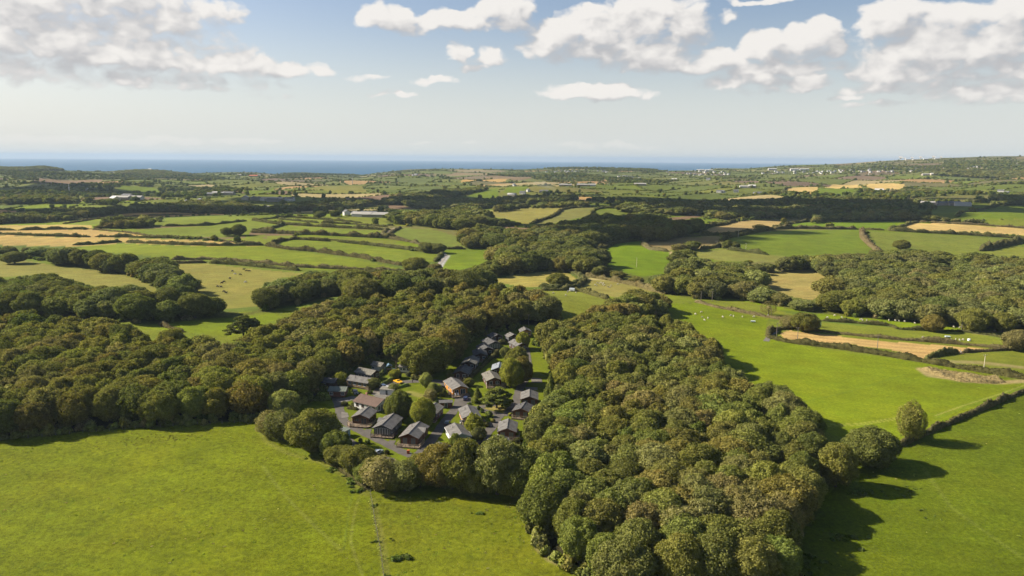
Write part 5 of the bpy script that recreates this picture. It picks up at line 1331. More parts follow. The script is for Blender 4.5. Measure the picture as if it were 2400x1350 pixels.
        if deck.get('oct'): dd.prism([(xl, y1-1.5+.002), (xl+1.5, y1), (xr-1.5, y1), (xr, y1-1.5+.002)], zd-.141, zd-.001, 'z')
        if xl < -w-.4: dd.box(xl, -w-.02, out[0][1], y0-.003, zd-.14, zd)
        if xr > w+.4: dd.box(w+.02, xr, out[-1][1], y0-.003, zd-.14, zd)
        do = dd.build('deck', M['deck'], root)
        sk = MB(); rm = deck.get('mat', 'rail')
        for (p, q) in zip(out, out[1:]):
            n = max(1, int(math.hypot(q[0]-p[0], q[1]-p[1])/1.3))
            for i in range(n+1):
                x, y = p[0]+(q[0]-p[0])*i/n, p[1]+(q[1]-p[1])*i/n; rails.box(x-.06, x+.06, y-.06, y+.06, zd-.0, zd+1.06); sk.box(x-.08, x+.08, y-.08, y+.08, -.5, zd-.145)
            for zz, hh in ((1.06, .10), (.62, .08), (.3, .08)) if deck.get('rails', 1) == 1 else ((1.06, .1),):
                rails.bar((p[0], p[1], zd+zz), (q[0], q[1], zd+zz), .09, hh)
            if deck.get('solid'):
                rails.bar((p[0], p[1], zd+.5), (q[0], q[1], zd+.5), .03, .9)
            sk.bar((p[0], p[1], zd*.45-.1), (q[0], q[1], zd*.45-.1), .04, max(zd*.8, .2))
        rails.build('railing', M[rm], do); sk.build('skirting', M[deck.get('skirt', 'rail')], do)
    if porch:
        b_ = MB(); s = porch; b_.box(min(s*w, s*(w+1.3))+(.01 if s > 0 else 0), max(s*w, s*(w+1.3))-(.01 if s < 0 else 0), -1.2, 1.4, -.2, 2.5); b_.prism([(s*w, 3.0), (s*(w+1.5), 2.5), (s*(w+1.5), 2.6), (s*w, 3.1)][::s], -1.4, 1.6, 'y')
        b_.build('porch', M[wall], root)
    return root
D = dict
LODGES = [
 lodge((864,952),(843,971),'brown lodge with an eight sided timber deck, nearest the bungalow',W=6.2,wall='brown',deck=D(oct=1,depth=3.2,left=1.6,right=1.3,skirt='brown'),frame='wframe'),
 lodge((923.3,967),(894,995.6),'blue grey lodge with a fully glazed gable front',W=6.4,wall='slate',front_style='glazed',deck=D(depth=2.2,left=1.2,mat='drail',skirt='plinth'),dormer=1,rise=1.5),
 lodge((983.7,986.8),(956.6,1016.3),'brown lodge with orange timber front and railed deck above the lane end',W=6.3,wall='brown',wallfront='red',frame='wframe',front_style='two',deck=D(depth=2.8,left=1.2,mat='rail'),dormer=-1,rise=1.5),
 lodge((1021.8,942.5),(1002,960),'red brown lodge half hidden by the yellowing tree',wall='red',W=6.0,front_style='windows',roof='rmoss',deck=D(depth=2.2,mat='drail')),
 lodge((1057,882.8),(1080,904),'bright orange timber lodge with white chairs on its deck',wall='orange',W=6.2,wallfront='orange',front_style='doors',deck=D(depth=3.0,right=1.0,mat='drail',skirt='plinth'),fascia='rail'),
 lodge((1095,947.8),(1106,971),'terracotta walled lodge under a grey roof beside the weeping tree',wall='terra',W=6.2,front_style='windows',deck=D(depth=1.6,left=1.8,solid=1)),
 lodge((1064.7,990),(1082.3,1015.4),'white lodge with a pale teal gable and white barge boards',wall='white',wallfront='teal',W=6.2,front_style='french',fascia='frame',porch=-1,deck=None),
 lodge((1191.4,980.2),(1187.8,1004),'dark brown gabled lodge facing front with a white edged deck',wall='dark',W=6.0,wallfront='red',front_style='two',gl='glass',frame='wframe',deck=D(depth=1.8,left=1.2)),
 lodge((1166.7,1017.5),(1180,1036.5),'grey roofed lodge with cream end wall behind the front row trees',wall='white',W=6.2,front_style='windows',dormer=1,fascia='frame'),
 lodge((1028.8,1035.8),(1041,1050),'grey roof with a white gable end just above the front row trees',wall='white',W=6.2,front_style='windows',fascia='frame'),
 lodge((1247,1054),(1254,1066),'last grey roof poking out between front row and long wood',wall='red',W=6.0,front_style='windows'),
 lodge((1241,911.3),(1240.6,929),'dark lodge with half shaded roof, uppermost at the foot of the long wood',wall='dark',W=6.2,front_style='two',frame='wframe',wallfront='red'),
 lodge((1232,940.8),(1221,957),'dark lodge with a steep shaded roof touching the long wood',wall='dark',roof='rdark',W=6.2,wallfront='red',front_style='two',frame='wframe',deck=D(depth=1.6,left=.8)),
 lodge((1146.5,867),(1159,885),'brown lodge left of the golden tree with a small terrace',wall='brown',roof='rmoss',W=6.2,wallfront='red',front_style='windows',deck=D(depth=1.8,left=1.6)),
 lodge((1171,847.5),(1168,861),'lodge with a pale metal roof beside the golden tree',wall='dark',roof='rmetal',W=5.8,front_style='windows'),
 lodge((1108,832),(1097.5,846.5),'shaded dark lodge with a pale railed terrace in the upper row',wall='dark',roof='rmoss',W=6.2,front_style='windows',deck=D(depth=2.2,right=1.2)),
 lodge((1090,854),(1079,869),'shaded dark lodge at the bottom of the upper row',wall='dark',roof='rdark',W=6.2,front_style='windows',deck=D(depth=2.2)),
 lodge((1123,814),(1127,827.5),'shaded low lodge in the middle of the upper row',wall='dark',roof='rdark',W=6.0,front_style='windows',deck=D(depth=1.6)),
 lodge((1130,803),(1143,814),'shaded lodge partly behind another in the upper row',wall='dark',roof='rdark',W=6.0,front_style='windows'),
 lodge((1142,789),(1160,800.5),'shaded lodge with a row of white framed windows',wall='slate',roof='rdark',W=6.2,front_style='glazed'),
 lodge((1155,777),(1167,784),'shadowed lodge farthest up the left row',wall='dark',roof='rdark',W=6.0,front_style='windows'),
 lodge((1195,777),(1204.5,783.5),'small lodge with a sunlit grey gable roof near the head of the lane',wall='dark',W=5.4,front_style='windows'),
 lodge((1204,793),(1224,804),'lodge with a long sunlit roof at the head of the lane',wall='dark',W=5.6,front_style='windows'),
 lodge((1228,763),(1233,772),'farthest little lodge below the wood',wall='terra',W=5.4,front_style='windows'),
 lodge((840.8,859.8),(881.7,868),'long dark lodge under the hill wood',wall='dark',roof='rmoss',W=6.0,front_style='windows',side=5,wallfront='dark'),
 lodge((820.6,877.5),(873,886.3),'long grey roofed lodge with sunlit tan boards facing the lawn',wall='tan',W=6.2,front_style='windows',wallfront='slate',side=4,deck=D(depth=1.2)),
 lodge((772,905),(815,906),'green roofed timber building with orange brown front',wall='red',roof='rgreen',W=5.4,front_style='plain',side=2,rise=1.1),
 lodge((882,846.5),(893,848.5),'small pale shed under the hill wood trees',wall='grey',roof='rmoss',W=3.6,wall_h=2.6,front_style='plain',side=1,rise=1.3,name='shed',cat='shed',group='small outbuildings'),
 lodge((940,851),(965,853),'low pale pool house beneath the huge round oak',wall='white',roof='rmoss',W=5.0,wall_h=2.4,front_style='plain',side=3,rise=.9,name='pool_house',cat='building',group='small outbuildings'),
 lodge((760,884),(790,886),'dark shed roof behind the yellow brown shrub tree',wall='dark',roof='rdark',W=5.0,front_style='plain',side=1,name='shed',cat='shed',group='small outbuildings'),
 lodge((824,1044),(873,1062),'long shaded dark roof behind the front trees',wall='slate',roof='rdark',W=6.2,front_style='windows',side=4),
 lodge((845.2,921.5),(900.6,935.4),'white bungalow under a brown tiled roof with a chimney',wall='white',roof='rbrown',W=8.2,wall_h=2.5,rise=1.9,plinth=.15,side=4,front_style='french',chimney=(-.6,-3.6),fascia='plinth',name='bungalow',cat='bungalow',frame='wframe',group='small outbuildings'),
]
def px_box(px, rz=0, h=0): p = at(*px); return (p[0], p[1], hz(p)+h)
# small red shed, carport, pale caravan, bin store
def shed(px, rz, w, d, h, wall, roof, label, name='shed', cat='shed'):
    r = empty(name, px_box(px), rz); tag(r, label, cat, 'small outbuildings')
    b = MB(); b.box(-w/2, w/2, -d/2, d/2, -.2, h); b.build('wall', M[wall], r)
    b = MB(); b.prism([(-d/2-.2, h+.004), (d/2+.2, h+.25), (d/2+.2, h+.37), (-d/2-.2, h+.124)], -w/2-.2, w/2+.2, 'x'); b.build('roof', M[roof], r)
    window(r, ('y', -d/2, -1), 0, .1, .9, 1.9, 'frame', 'glass', True)
    return r
shed((1045,954), R(8), 5.0, 2.6, 2.1, 'red', 'rdark', 'small dark red shed at the lane junction')
shed((806,1022), R(62), 3.4, 3.0, 2.3, 'teal', 'rgreen', 'pale green shed among the corner trees')
shed((1084,996), R(20), 1.6, 1.2, 1.3, 'white', 'rdark', 'small white bin store below the terracotta lodge', 'bin_store', 'bin store')
shed((910,923), R(-12), 6.0, 3.6, 2.2, 'white', 'rmoss', 'pale outbuilding with a flat grey roof behind the bungalow')
# ------------------------------------------------------------------ playground with blue slide
def playground():
    p = at(912, 872); r = empty('playground_frame', (p[0], p[1], hz(p)), R(15)); tag(r, 'blue and pale green climbing frame with a slide by the flat topped pine', 'climbing frame')
    blue = simple('blue_plastic', (.09,.15,.20), .5, .05); pale = simple('pale_green_plastic', (.42,.56,.52), .5, .05)
    b = MB()
    for x in (-1, 1):
        for y in (-1, 1): b.box(x-.07, x+.07, y-.07, y+.07, -.2, 3.0)
    b.box(-1.1, 1.1, -1.1, 1.1, 1.35, 1.5); b.build('tower', M['rail'], r)
    b = MB(); b.prism([(-1.4, 3.0), (1.4, 3.0), (0, 3.9)], -1.4, 1.4, 'y'); b.build('roof', blue, r)
    b = MB(); b.prism([(1.1, 1.5), (4.2, .2), (4.2, .32), (1.1, 1.62)], -.4, .4, 'y'); b.bar((1.1, -.42, 1.75), (4.2, -.42, .45), .05, .3); b.bar((1.1, .42, 1.75), (4.2, .42, .45), .05, .3); b.build('slide', pale, r)
    b = MB()
    for y in (-2.6, 2.6): b.bar((-2.4, y, -.1), (-2.0, y, 2.6), .1); b.bar((-1.6, y, -.1), (-2.0, y, 2.6), .1)
    b.bar((-2.0, -2.6, 2.6), (-2.0, 2.6, 2.6), .1); b.build('swing_frame', blue, r)
playground()

# ------------------------------------------------------------------ cars
TYRE = simple('tyre_rubber', (.02,.02,.02), .9, .1); RIM = simple('wheel_rim', (.45,.45,.46), .35, .05, metal=.6)
LAMP = simple('lamp_glass', (.75,.75,.7), .2, .02, spec=.6); RED = simple('red_lens', (.45,.03,.02), .3, .02)
def paint(n, c): 
    m = simple(n, c, .28, .03, 1, .5); m.node_tree.nodes['Principled BSDF'].inputs['Coat Weight'].default_value = .4; return m
def car(px, to, col, label, kind='hatch', L=4.2, W=1.76):
    p = at(*px); q = at(*to); d = q-p
    r = empty('car', (p[0], p[1], hz(p)+.07), math.atan2(-d[0], d[1])); tag(r, label, 'car', 'cars parked in the village')
    m = paint('car_paint', col); h = L/2
    prof = {'hatch': [(-h,.35),(-h,.82),(-h+.12,.95),(-h+.35,1.42),(-h+.9,1.5),(.15,1.48),(h-1.35,1.0),(h-.25,.86),(h,.62),(h,.32)],
            'sport': [(-h,.40),(-h,.78),(-h+.25,.86),(-h+.75,.93),(-.5,1.26),(.1,1.28),(.9,.92),(h-.3,.70),(h,.52),(h,.30)],
            'van': [(-h,.4),(-h,1.9),(-h+.15,2.0),(h-1.5,2.0),(h-.75,1.3),(h-.1,1.1),(h,.8),(h,.35)]}[kind]
    w = W/2; b = MB(); n = len(prof)
    ws = [w*(1-.16*max(0, (z-.9)/.6)) if kind != 'van' else w for y, z in prof]
    for s in (-1, 1): b.face([(s*ws[i], prof[i][0], prof[i][1]) for i in (range(n) if s < 0 else range(n-1, -1, -1))])
    for i in range(n):
        j = (i+1) % n; b.face([(-ws[i], *prof[i]), (-ws[j], *prof[j]), (ws[j], *prof[j]), (ws[i], *prof[i])][::-1])
    b.build('body', m, r)
    g = MB(); k = {'hatch': (2,3,5,6), 'sport': (3,4,5,6), 'van': (None,None,3,4)}[kind]
    def panel(i, j):
        (y0, z0), (y1, z1) = prof[i], prof[j]; f0, f1 = .1, .9; nn = Vector((0, -(z1-z0), (y1-y0))); nn = nn.normalized()*.012
        if nn.z < 0: nn = -nn
        P = [(-ws[i]*.9, y0+(y1-y0)*f0, z0+(z1-z0)*f0), (ws[i]*.9, y0+(y1-y0)*f0, z0+(z1-z0)*f0), (ws[j]*.9, y0+(y1-y0)*f1, z0+(z1-z0)*f1), (-ws[j]*.9, y0+(y1-y0)*f1, z0+(z1-z0)*f1)]
        g.face([(x, y+nn.y, z+nn.z) for x, y, z in P])
    if k[0] is not None: panel(k[0], k[1])
    panel(k[2], k[3])
    top = max(z for y, z in prof)
    for s in (-1, 1):
        if kind == 'van': g.face([(s*(w+.012), h-1.9, 1.15), (s*(w+.012), h-1.0, 1.15), (s*(w+.012), h-1.5, 1.75), (s*(w+.012), h-1.9, 1.75)])
        else:
            y0, y1 = (-h+.6, h-1.5) if kind == 'hatch' else (-h+1.1, .75)
            g.face([(s*(w*.985+.012), y0, .98), (s*(w*.985+.012), y1, .98), (s*(w*.88+.02), y1-.55, top-.1), (s*(w*.88+.02), y0+.3, top-.1)])
    g.build('windows', M['glass'], r)
    for s in (-1, 1):
        for y in (-h+.8, h-.85):
            t = MB(); t.tube([(s*(w-.22), y, .31), (s*(w+.01), y, .31)], .31, 16, 0); t.tube([(s*(w-.0), y, .31), (s*(w+.025), y, .31)], .19, 12, 1); t.build('wheel', [TYRE, RIM], r)
        t = MB(); x = s*(w-.3); t.box(x-.2, x+.2, h-.06, h+.015, .56, .70); t.build('headlight', LAMP, r)
        t = MB(); t.box(x-.17, x+.17, -h-.015, -h+.05, .66, .80); t.build('tail_light', RED, r)
    return r
car((933,897),(950,903),(.80,.42,.012),'bright yellow low sports car parked by the lane','sport',4.5,1.9)
car((896,908),(885,903),(.80,.82,.86),'white car with dark windows in the parking bay','hatch',4.3)
car((833,923),(838,930),(.02,.02,.025),'black car parked beside the green roofed building','hatch',4.4)
car((1091,937),(1091,928),(.025,.035,.09),'dark blue car below the orange lodge','hatch',4.2)
car((908,917),(890,914),(.78,.77,.74),'white van behind the bungalow','van',5.0,1.9)
car((1049,995),(1053,988),(.05,.05,.055),'dark car standing in the shade on the village lane','hatch',4.0)
car((886,1064),(893,1060),(.30,.33,.36),'grey car in the shaded yard behind the front trees','hatch',4.2)
# small grey livestock trailer
def trailer(px, label, col=(.5,.52,.53)):
    p = at(*px); r = empty('trailer', (p[0], p[1], hz(p)), R(70)); tag(r, label, 'trailer')
    m = simple('galvanised_sheet', col, .5, .1, metal=.3); b = MB(); b.box(-1, 1, -2, 2, .6, 1.5); b.prism([(-1, 1.5), (1, 1.5), (.75, 2.4), (-.75, 2.4)], -1.9, 1.9, 'y'); b.build('body', m, r)
    for s in (-1, 1):
        for y in (-.5, .5): t = MB(); t.tube([(s*.85, y, .36), (s*1.08, y, .36)], .36, 12); t.build('wheel', TYRE, r)
    b = MB(); b.bar((0, 2, .6), (0, 3.6, .55), .12); b.build('drawbar', m, r)
trailer((1341,683), 'grey sheep trailer parked in the green hollow')

# ------------------------------------------------------------------ bodies grown from skeletons
def skin_mesh(name, verts, edges, radii, mat, sub=1, root=0):
    me = bpy.data.meshes.new(name); me.from_pydata([v for v in verts], edges, []); o = bpy.data.objects.new(name, me); COL.objects.link(o)
    o.modifiers.new('s', 'SKIN'); sv = me.skin_vertices[0].data
    for i, r in enumerate(radii): sv[i].radius = (r, r) if not isinstance(r, tuple) else r; sv[i].use_root = i == root
    if sub: o.modifiers.new('d', 'SUBSURF').levels = sub
    dg = bpy.context.evaluated_depsgraph_get(); m2 = bpy.data.meshes.new_from_object(o.evaluated_get(dg)); m2.name = name
    bpy.data.objects.remove(o); m2.materials.clear(); m2.materials.append(mat)
    m2.polygons.foreach_set('use_smooth', [True]*len(m2.polygons)); return m2
def beast(name, L, Hh, mat, graze=False, fat=1.0):
    """four footed animal: deep chest, neck, head, jointed legs, tail; +y is forward"""
    s = L; v = [(0,-.05*s,Hh*.70),(0,.28*s,Hh*.70),(0,.40*s,Hh*.80 if not graze else Hh*.66),(0,.54*s,Hh*.98 if not graze else Hh*.30),(0,.66*s,Hh*.92 if not graze else Hh*.12),(0,-.36*s,Hh*.74),(0,-.46*s,Hh*.68),(0,-.49*s,Hh*.38)]
    e = [(0,1),(1,2),(2,3),(3,4),(0,5),(5,6),(6,7)]; r = [.21*s*fat,.19*s*fat,.11*s,.075*s,.05*s,.185*s*fat,.05*s,.02*s]
    for sx in (-1, 1):
        b = len(v); v += [(sx*.09*s,.26*s,Hh*.44),(sx*.09*s,.25*s,Hh*.23),(sx*.09*s,.26*s,.02)]; e += [(1,b),(b,b+1),(b+1,b+2)]; r += [.07*s,.042*s,.036*s]
        b = len(v); v += [(sx*.09*s,-.31*s,Hh*.46),(sx*.09*s,-.42*s,Hh*.30),(sx*.09*s,-.38*s,.02)]; e += [(5,b),(b,b+1),(b+1,b+2)]; r += [.085*s,.045*s,.036*s]
        b = len(v); v += [(sx*.085*s,v[3][1],v[3][2]+.03*s)]; e += [(3,b)]; r += [.02*s]
    return skin_mesh(name, v, e, r, mat, 1)
WOOL = simple('sheep_wool', (.42,.38,.29), .95, .1, 6); COWB = simple('dark_cowhide', (.028,.022,.02), .8, .25); COWG = simple('pale_cowhide', (.52,.48,.42), .8, .2)
SH = [beast('sheep', 1.25, .95, WOOL, g, 1.22) for g in (True, False)]
def sheep(pts, label, group):
    for i, px in enumerate(pts):
        p = at(*px); o = link('sheep', SH[i % 3 == 2]); o.location = (p[0], p[1], hz(p)); o.rotation_euler = (0, 0, random.uniform(0, 6.28)); k = random.uniform(1.0, 1.25); o.scale = (k, k, k); tag(o, label, 'sheep', group)
sheep([(1630,738),(1644,733),(1646,745),(1659,747),(1651,752),(1694,745),(1713,741),(1719,743),(1740,744),(1767,744),(1800,741)],'cream sheep grazing on the vivid pasture beyond the long wood','sheep on the vivid pasture')
sheep([(1939,746),(1956,741),(1973,746),(2018,751),(2022,752),(2031,753),(2046,755),(2055,756),(2058,756),(2083,752),(2098,753),(2107,754),(2120,755),(2144,759),(2200,765),(2207,767),(2235,768),(2250,770),(2332,777)],'cream sheep on the thin bright strip below the valley wood','sheep on the thin bright strip')
sheep([(2228,798),(2240,797),(2249,799),(2257,798),(2163,793),(2180,795)],'cream sheep near the trough on the strip beyond the ploughed field','sheep near the trough')
sheep([(1395,669),(1400,664),(1405,666),(1409,664),(1414,665),(1416,670),(1412,668),(1425,674),(1429,675),(1432,671),(1448,667),(1398,671)],'cream sheep of the flock in the dry field by the oval hedge','flock in the dry field')
sheep([(1297,689),(1326,694),(1330,686),(1335,684),(1350,687)],'cream sheep around the grey trailer in the hollow','sheep around the trailer')
sheep([(976,581),(981,582),(984,583)],'cream sheep on the sliver of grass by the grey thicket','sheep by the grey thicket')
CW = [beast('cow', 2.3, 1.42, COWB, True, 1.0), beast('cow', 2.3, 1.42, COWB, False, 1.0), beast('cow', 2.3, 1.42, COWG, True, 1.0)]
for i, px in enumerate([(545,637),(572,633),(578,636),(585,637),(563,645),(539,654),(525,662),(520,665),(510,673),(518,674),(525,685),(530,688)]):
    p = at(*px); o = link('cow', CW[i % 2]); o.location = (p[0], p[1], hz(p)); o.rotation_euler = (0, 0, random.uniform(-2.2, -.9)+(3.1 if i % 3 == 0 else 0)); tag(o, 'dark brown cow grazing on the olive field left of the valley', 'cow', 'dark cattle on the olive field')
for px, lb in (((551,644), 'pale grey cow in the upper part of the cattle field'), ((575,663), 'whitish cow lower right in the cattle field')):
    p = at(*px); o = link('cow', CW[2]); o.location = (p[0], p[1], hz(p)); o.rotation_euler = (0, 0, -1.4); tag(o, lb, 'cow')
# person walking on the lane
def person():
    p = at(967, 899); r = empty('person', (p[0], p[1], hz(p)+.06), R(40)); tag(r, 'person in dark clothes walking along the lane by the village green', 'person')
    cl = simple('dark_clothing', (.03,.032,.04), .85, .1); skin = simple('skin', (.42,.26,.18), .6, .05); hair = simple('dark_hair', (.03,.02,.015), .7, .1)
    v = [(0,0,.95),(0,.01,1.18),(0,.0,1.40),(0,.01,1.50),(0,.03,1.58),(0,.03,1.68)]; e = [(0,1),(1,2),(2,3),(3,4),(4,5)]; rad = [.15,.14,.15,.06,.085,.085]
    for s in (-1, 1):
        b = len(v); v += [(s*.19,0,1.40),(s*.24,s*.08,1.13),(s*.23,s*.2,.90),(s*.23,s*.24,.80)]; e += [(2,b),(b,b+1),(b+1,b+2),(b+2,b+3)]; rad += [.065,.05,.04,.04]
        b = len(v); v += [(s*.10,-s*.01,.88),(s*.10,-s*.13,.50),(s*.10,-s*.22,.08),(s*.10,-s*.22+.16,.045)]; e += [(0,b),(b,b+1),(b+1,b+2),(b+2,b+3)]; rad += [.10,.07,.05,.045]
    me = skin_mesh('body', v, e, rad, cl, 2)
    me.materials.append(skin)
    for f in me.polygons:
        c = f.center
        if c.z > 1.5 or (abs(c.x) > .17 and c.z < .88 and c.z > .7): f.material_index = 1
    link('body', me, r)
    hv, hf = ico(2); hv = hv*np.array([.095,.105,.075])+np.array([0,.01,1.735]); link('hair', np_mesh('hair', hv, np.zeros((0, 4)), hair, True, tris=hf), r)
person()
# garden chairs on the orange lodge deck
WH = simple('white_plastic', (.78,.77,.74), .5, .04)
def garden_chair(loc, rz, label):
    r = empty('garden_chair', loc, rz); tag(r, label, 'chair', 'white chairs on the orange lodge deck')
    b = MB(); b.box(-.26, .26, -.26, .26, .40, .45); b.build('seat', WH, r)
    b = MB(); b.prism([(-.26, .45), (-.21, .45), (-.36, .98), (-.41, .98)], -.26, .26, 'x'); b.build('backrest', WH, r)
    for x in (-.22, .22):
        for y in (-.22, .22): b = MB(); b.box(x-.025, x+.025, y-.025, y+.025, 0, .40); b.build('leg', WH, r)
lo = LODGES[4]; bpy.context.view_layer.update()
for dx, lb in ((1.2, 'left white chair on the deck of the orange lodge'), (2.4, 'right white chair on the deck of the orange lodge')):
    q = lo.matrix_world @ Vector((dx, 5.6, .54)); 
    L_ = max(v.co.y for v in [c for c in lo.children if c.name.startswith('wall')][0].data.vertices)
    q = lo.matrix_world @ Vector((dx, L_+1.3, .54)); garden_chair(q, lo.rotation_euler.z, lb)
# small orange bin by the lane end, lane bollards
def lathe(name, prof, mat, parent=None, n=12):
    b = MB(); b.tube([(0, 0, z) for r_, z in prof], [r_ for r_, z in prof], n); return b.build(name, mat, parent, False)
def bin_(px, label, c):
    r = empty('bin', px_box(px)); tag(r, label, 'bin'); m = simple('bin_plastic', c, .5, .05); b = MB(); b.box(-.42, .42, -.42, .42, 0, 1.05); b.build('body', m, r); b = MB(); b.prism([(-.48, 1.054), (.48, 1.054), (.40, 1.2), (-.40, 1.2)], -.48, .48, 'y'); b.build('lid', m, r)
bin_((957,1063), 'orange red box bin on the grass beside the lane end', (.40,.10,.04))
def bollard(px, label):
    r = empty('lamp_bollard', px_box(px)); tag(r, label, 'bollard light', 'bollard lights on the lawns'); lathe('post', [(.08, 0), (.08, .95)], M['rail'], r); lathe('lamp_head', [(.1, .95), (.1, 1.12), (.03, 1.16)], M['plinth'], r)
for px, lb in (((837,1006),'timber bollard light left of the blue grey lodge'),((924,1047),'timber bollard light left of the decked brown lodge'),((910,1062),'timber bollard light by the dark bush'),((958,1048),'bollard light in front of the decked lodge')): bollard(px, lb)

# ------------------------------------------------------------------ poles, fence, gate, troughs, brushwood
POLE = simple('weathered_pole', (.17,.145,.115), .9, .15); POLEL = simple('pale_pole', (.52,.45,.32), .9, .1)
def pole(px, h, label, transformer=False, m=None, arms=True):
    r = empty('utility_pole', px_box(px), R(8)); tag(r, label, 'utility pole', 'poles of the country power line')
    lathe('post', [(.17, -.3), (.15, h*.5), (.11, h)], m or POLE, r)
    if arms: b = MB(); b.box(-1.0, 1.0, -.06, .06, h-.35, h-.22); b.build('crossarm', POLE, r)
    if arms:
        b = MB()
        for x in (-.9, 0, .9): b.tube([(x, 0, h-.22), (x, 0, h-.02)], .05, 6)
        b.build('insulator', M['grey'], r)
    if transformer: b = MB(); b.tube([(.0, -.42, h-2.4), (.0, -.42, h-1.5)], .3, 10); b.build('transformer', M['grey'], r)
pole((73,1018), 7.2, 'power pole with a grey transformer before the dark edge of the hill wood', True)
for px, h, lb, m in (((2305,871),8.0,'pale pole standing in the bramble bank at the right',POLEL),((2056,818),7.0,'thin pole in the hedge below the ploughed field',POLE),((1869,797),7.0,'pole at the left end of the ploughed field',POLE),((1820,788),7.5,'pole beside the lane left of the ploughed field',POLE),
   ((2135,633),8.5,'pole rising out of the valley wood at the right',POLEL),((1492,626),8.5,'pale pole in the rounded green field',POLEL),((1748,587),8.0,'pole in the wide green field',POLEL),((1730,556),8.0,'pole by the hedge of the half shaded field',POLEL),((1643,706),7,'pole at the end of the tree belt',POLE),((1669,706),7,'short pole above the vivid pasture',POLE),((1808,737),7,'pole beside the bare reddish tree',POLE),((2253,778),7,'pole between the hedgerow trees',POLE),((1239,766),7,'lamp like pole by the farthest lodge',POLE),((756,1000),6.5,'pole half hidden by the corner trees',POLE)):
    pole(px, h, lb, False, m)
def fence(pts, label, post=2.6, h=1.15, wires=3):
    P = poly(pts); S = np.concatenate([[0], np.cumsum(np.hypot(*np.diff(P, axis=0).T))]); n = int(S[-1]/post); s = np.linspace(0, S[-1], n+1)
    x, y = np.interp(s, S, P[:, 0]), np.interp(s, S, P[:, 1]); z = H(x, y)
    r = empty('wire_fence', (x[0], y[0], z[0])); tag(r, label, 'fence')
    for i in range(min(n+1, 95)):
        b = MB(); b.tube([(x[i]-x[0], y[i]-y[0], z[i]-z[0]-.3), (x[i]-x[0]+random.uniform(-.05,.05), y[i]-y[0], z[i]-z[0]+h)], .075, 6); b.build('post', POLE, r)
    b = MB()
    for k in range(wires):
        for i in range(n): zz = h*(.35+.28*k); b.bar((x[i]-x[0], y[i]-y[0], z[i]-z[0]+zz), (x[i+1]-x[0], y[i+1]-y[0], z[i+1]-z[0]+zz), .012)
    b.build('wire', POLE, r)
fence([(868,1157),(880,1230),(893,1300),(905,1400)], 'wire fence on thin posts dividing the two front pastures')
fence([(0,1033),(150,1019),(300,1006),(450,997),(605,988)], 'post and wire fence along the foot of the hill wood', 4.0)
def gate(px, rz, label):
    r = empty('field_gate', px_box(px), rz); tag(r, label, 'gate'); b = MB()
    for z in (.2, .45, .7, .95, 1.2): b.bar((-1.7, 0, z), (1.7, 0, z), .06)
    for x in (-1.7, -.1, 1.7): b.bar((x, .04, .15), (x, .04, 1.25), .06)
    b.build('leaf', M['rmetal'], r)
    for x in (-1.95, 1.95): b = MB(); b.box(x-.1, x+.1, -.1, .1, -.3, 1.45); b.build('post', POLE, r)
gate((2393,888), R(-20), 'grey metal gate at the end of the bramble bank'); gate((487,616), R(-10), 'gate in the lower lane hedge over the cattle field'); gate((2252,828), R(70), 'gate in the gap at the tip of the ploughed field')
def trough(px, label, c=(.55,.6,.62)):
    r = empty('feed_trough', px_box(px), R(75)); tag(r, label, 'trough'); m = simple('trough_metal', c, .5, .08); b = MB(); b.prism([(-.5, .25), (.5, .25), (.65, .8), (-.65, .8)], -1.3, 1.3, 'y'); b.build('basin', m, r)
    for y in (-1.1, 1.1): b = MB(); b.box(-.45, .45, y-.06, y+.06, 0, .25); b.build('stand', m, r)
trough((1765,755), 'grey feed trough on the vivid pasture'); trough((2221,791), 'pale blue feed trough on the strip beyond the ploughed field', (.6,.68,.72))
p = at(2271, 799); o = lathe('wrapped_bale', [(.3, 0), (.78, .12), (.85, .6), (.78, 1.1), (.3, 1.25)], WH); o.location = (p[0], p[1], hz(p)); tag(o, 'white wrapped bale beside the sheep near the trough', 'bale')
p = at(1916, 766); o = trailer((1916,766), 'green farm trailer in the shade of the wide oak', (.10,.16,.06))
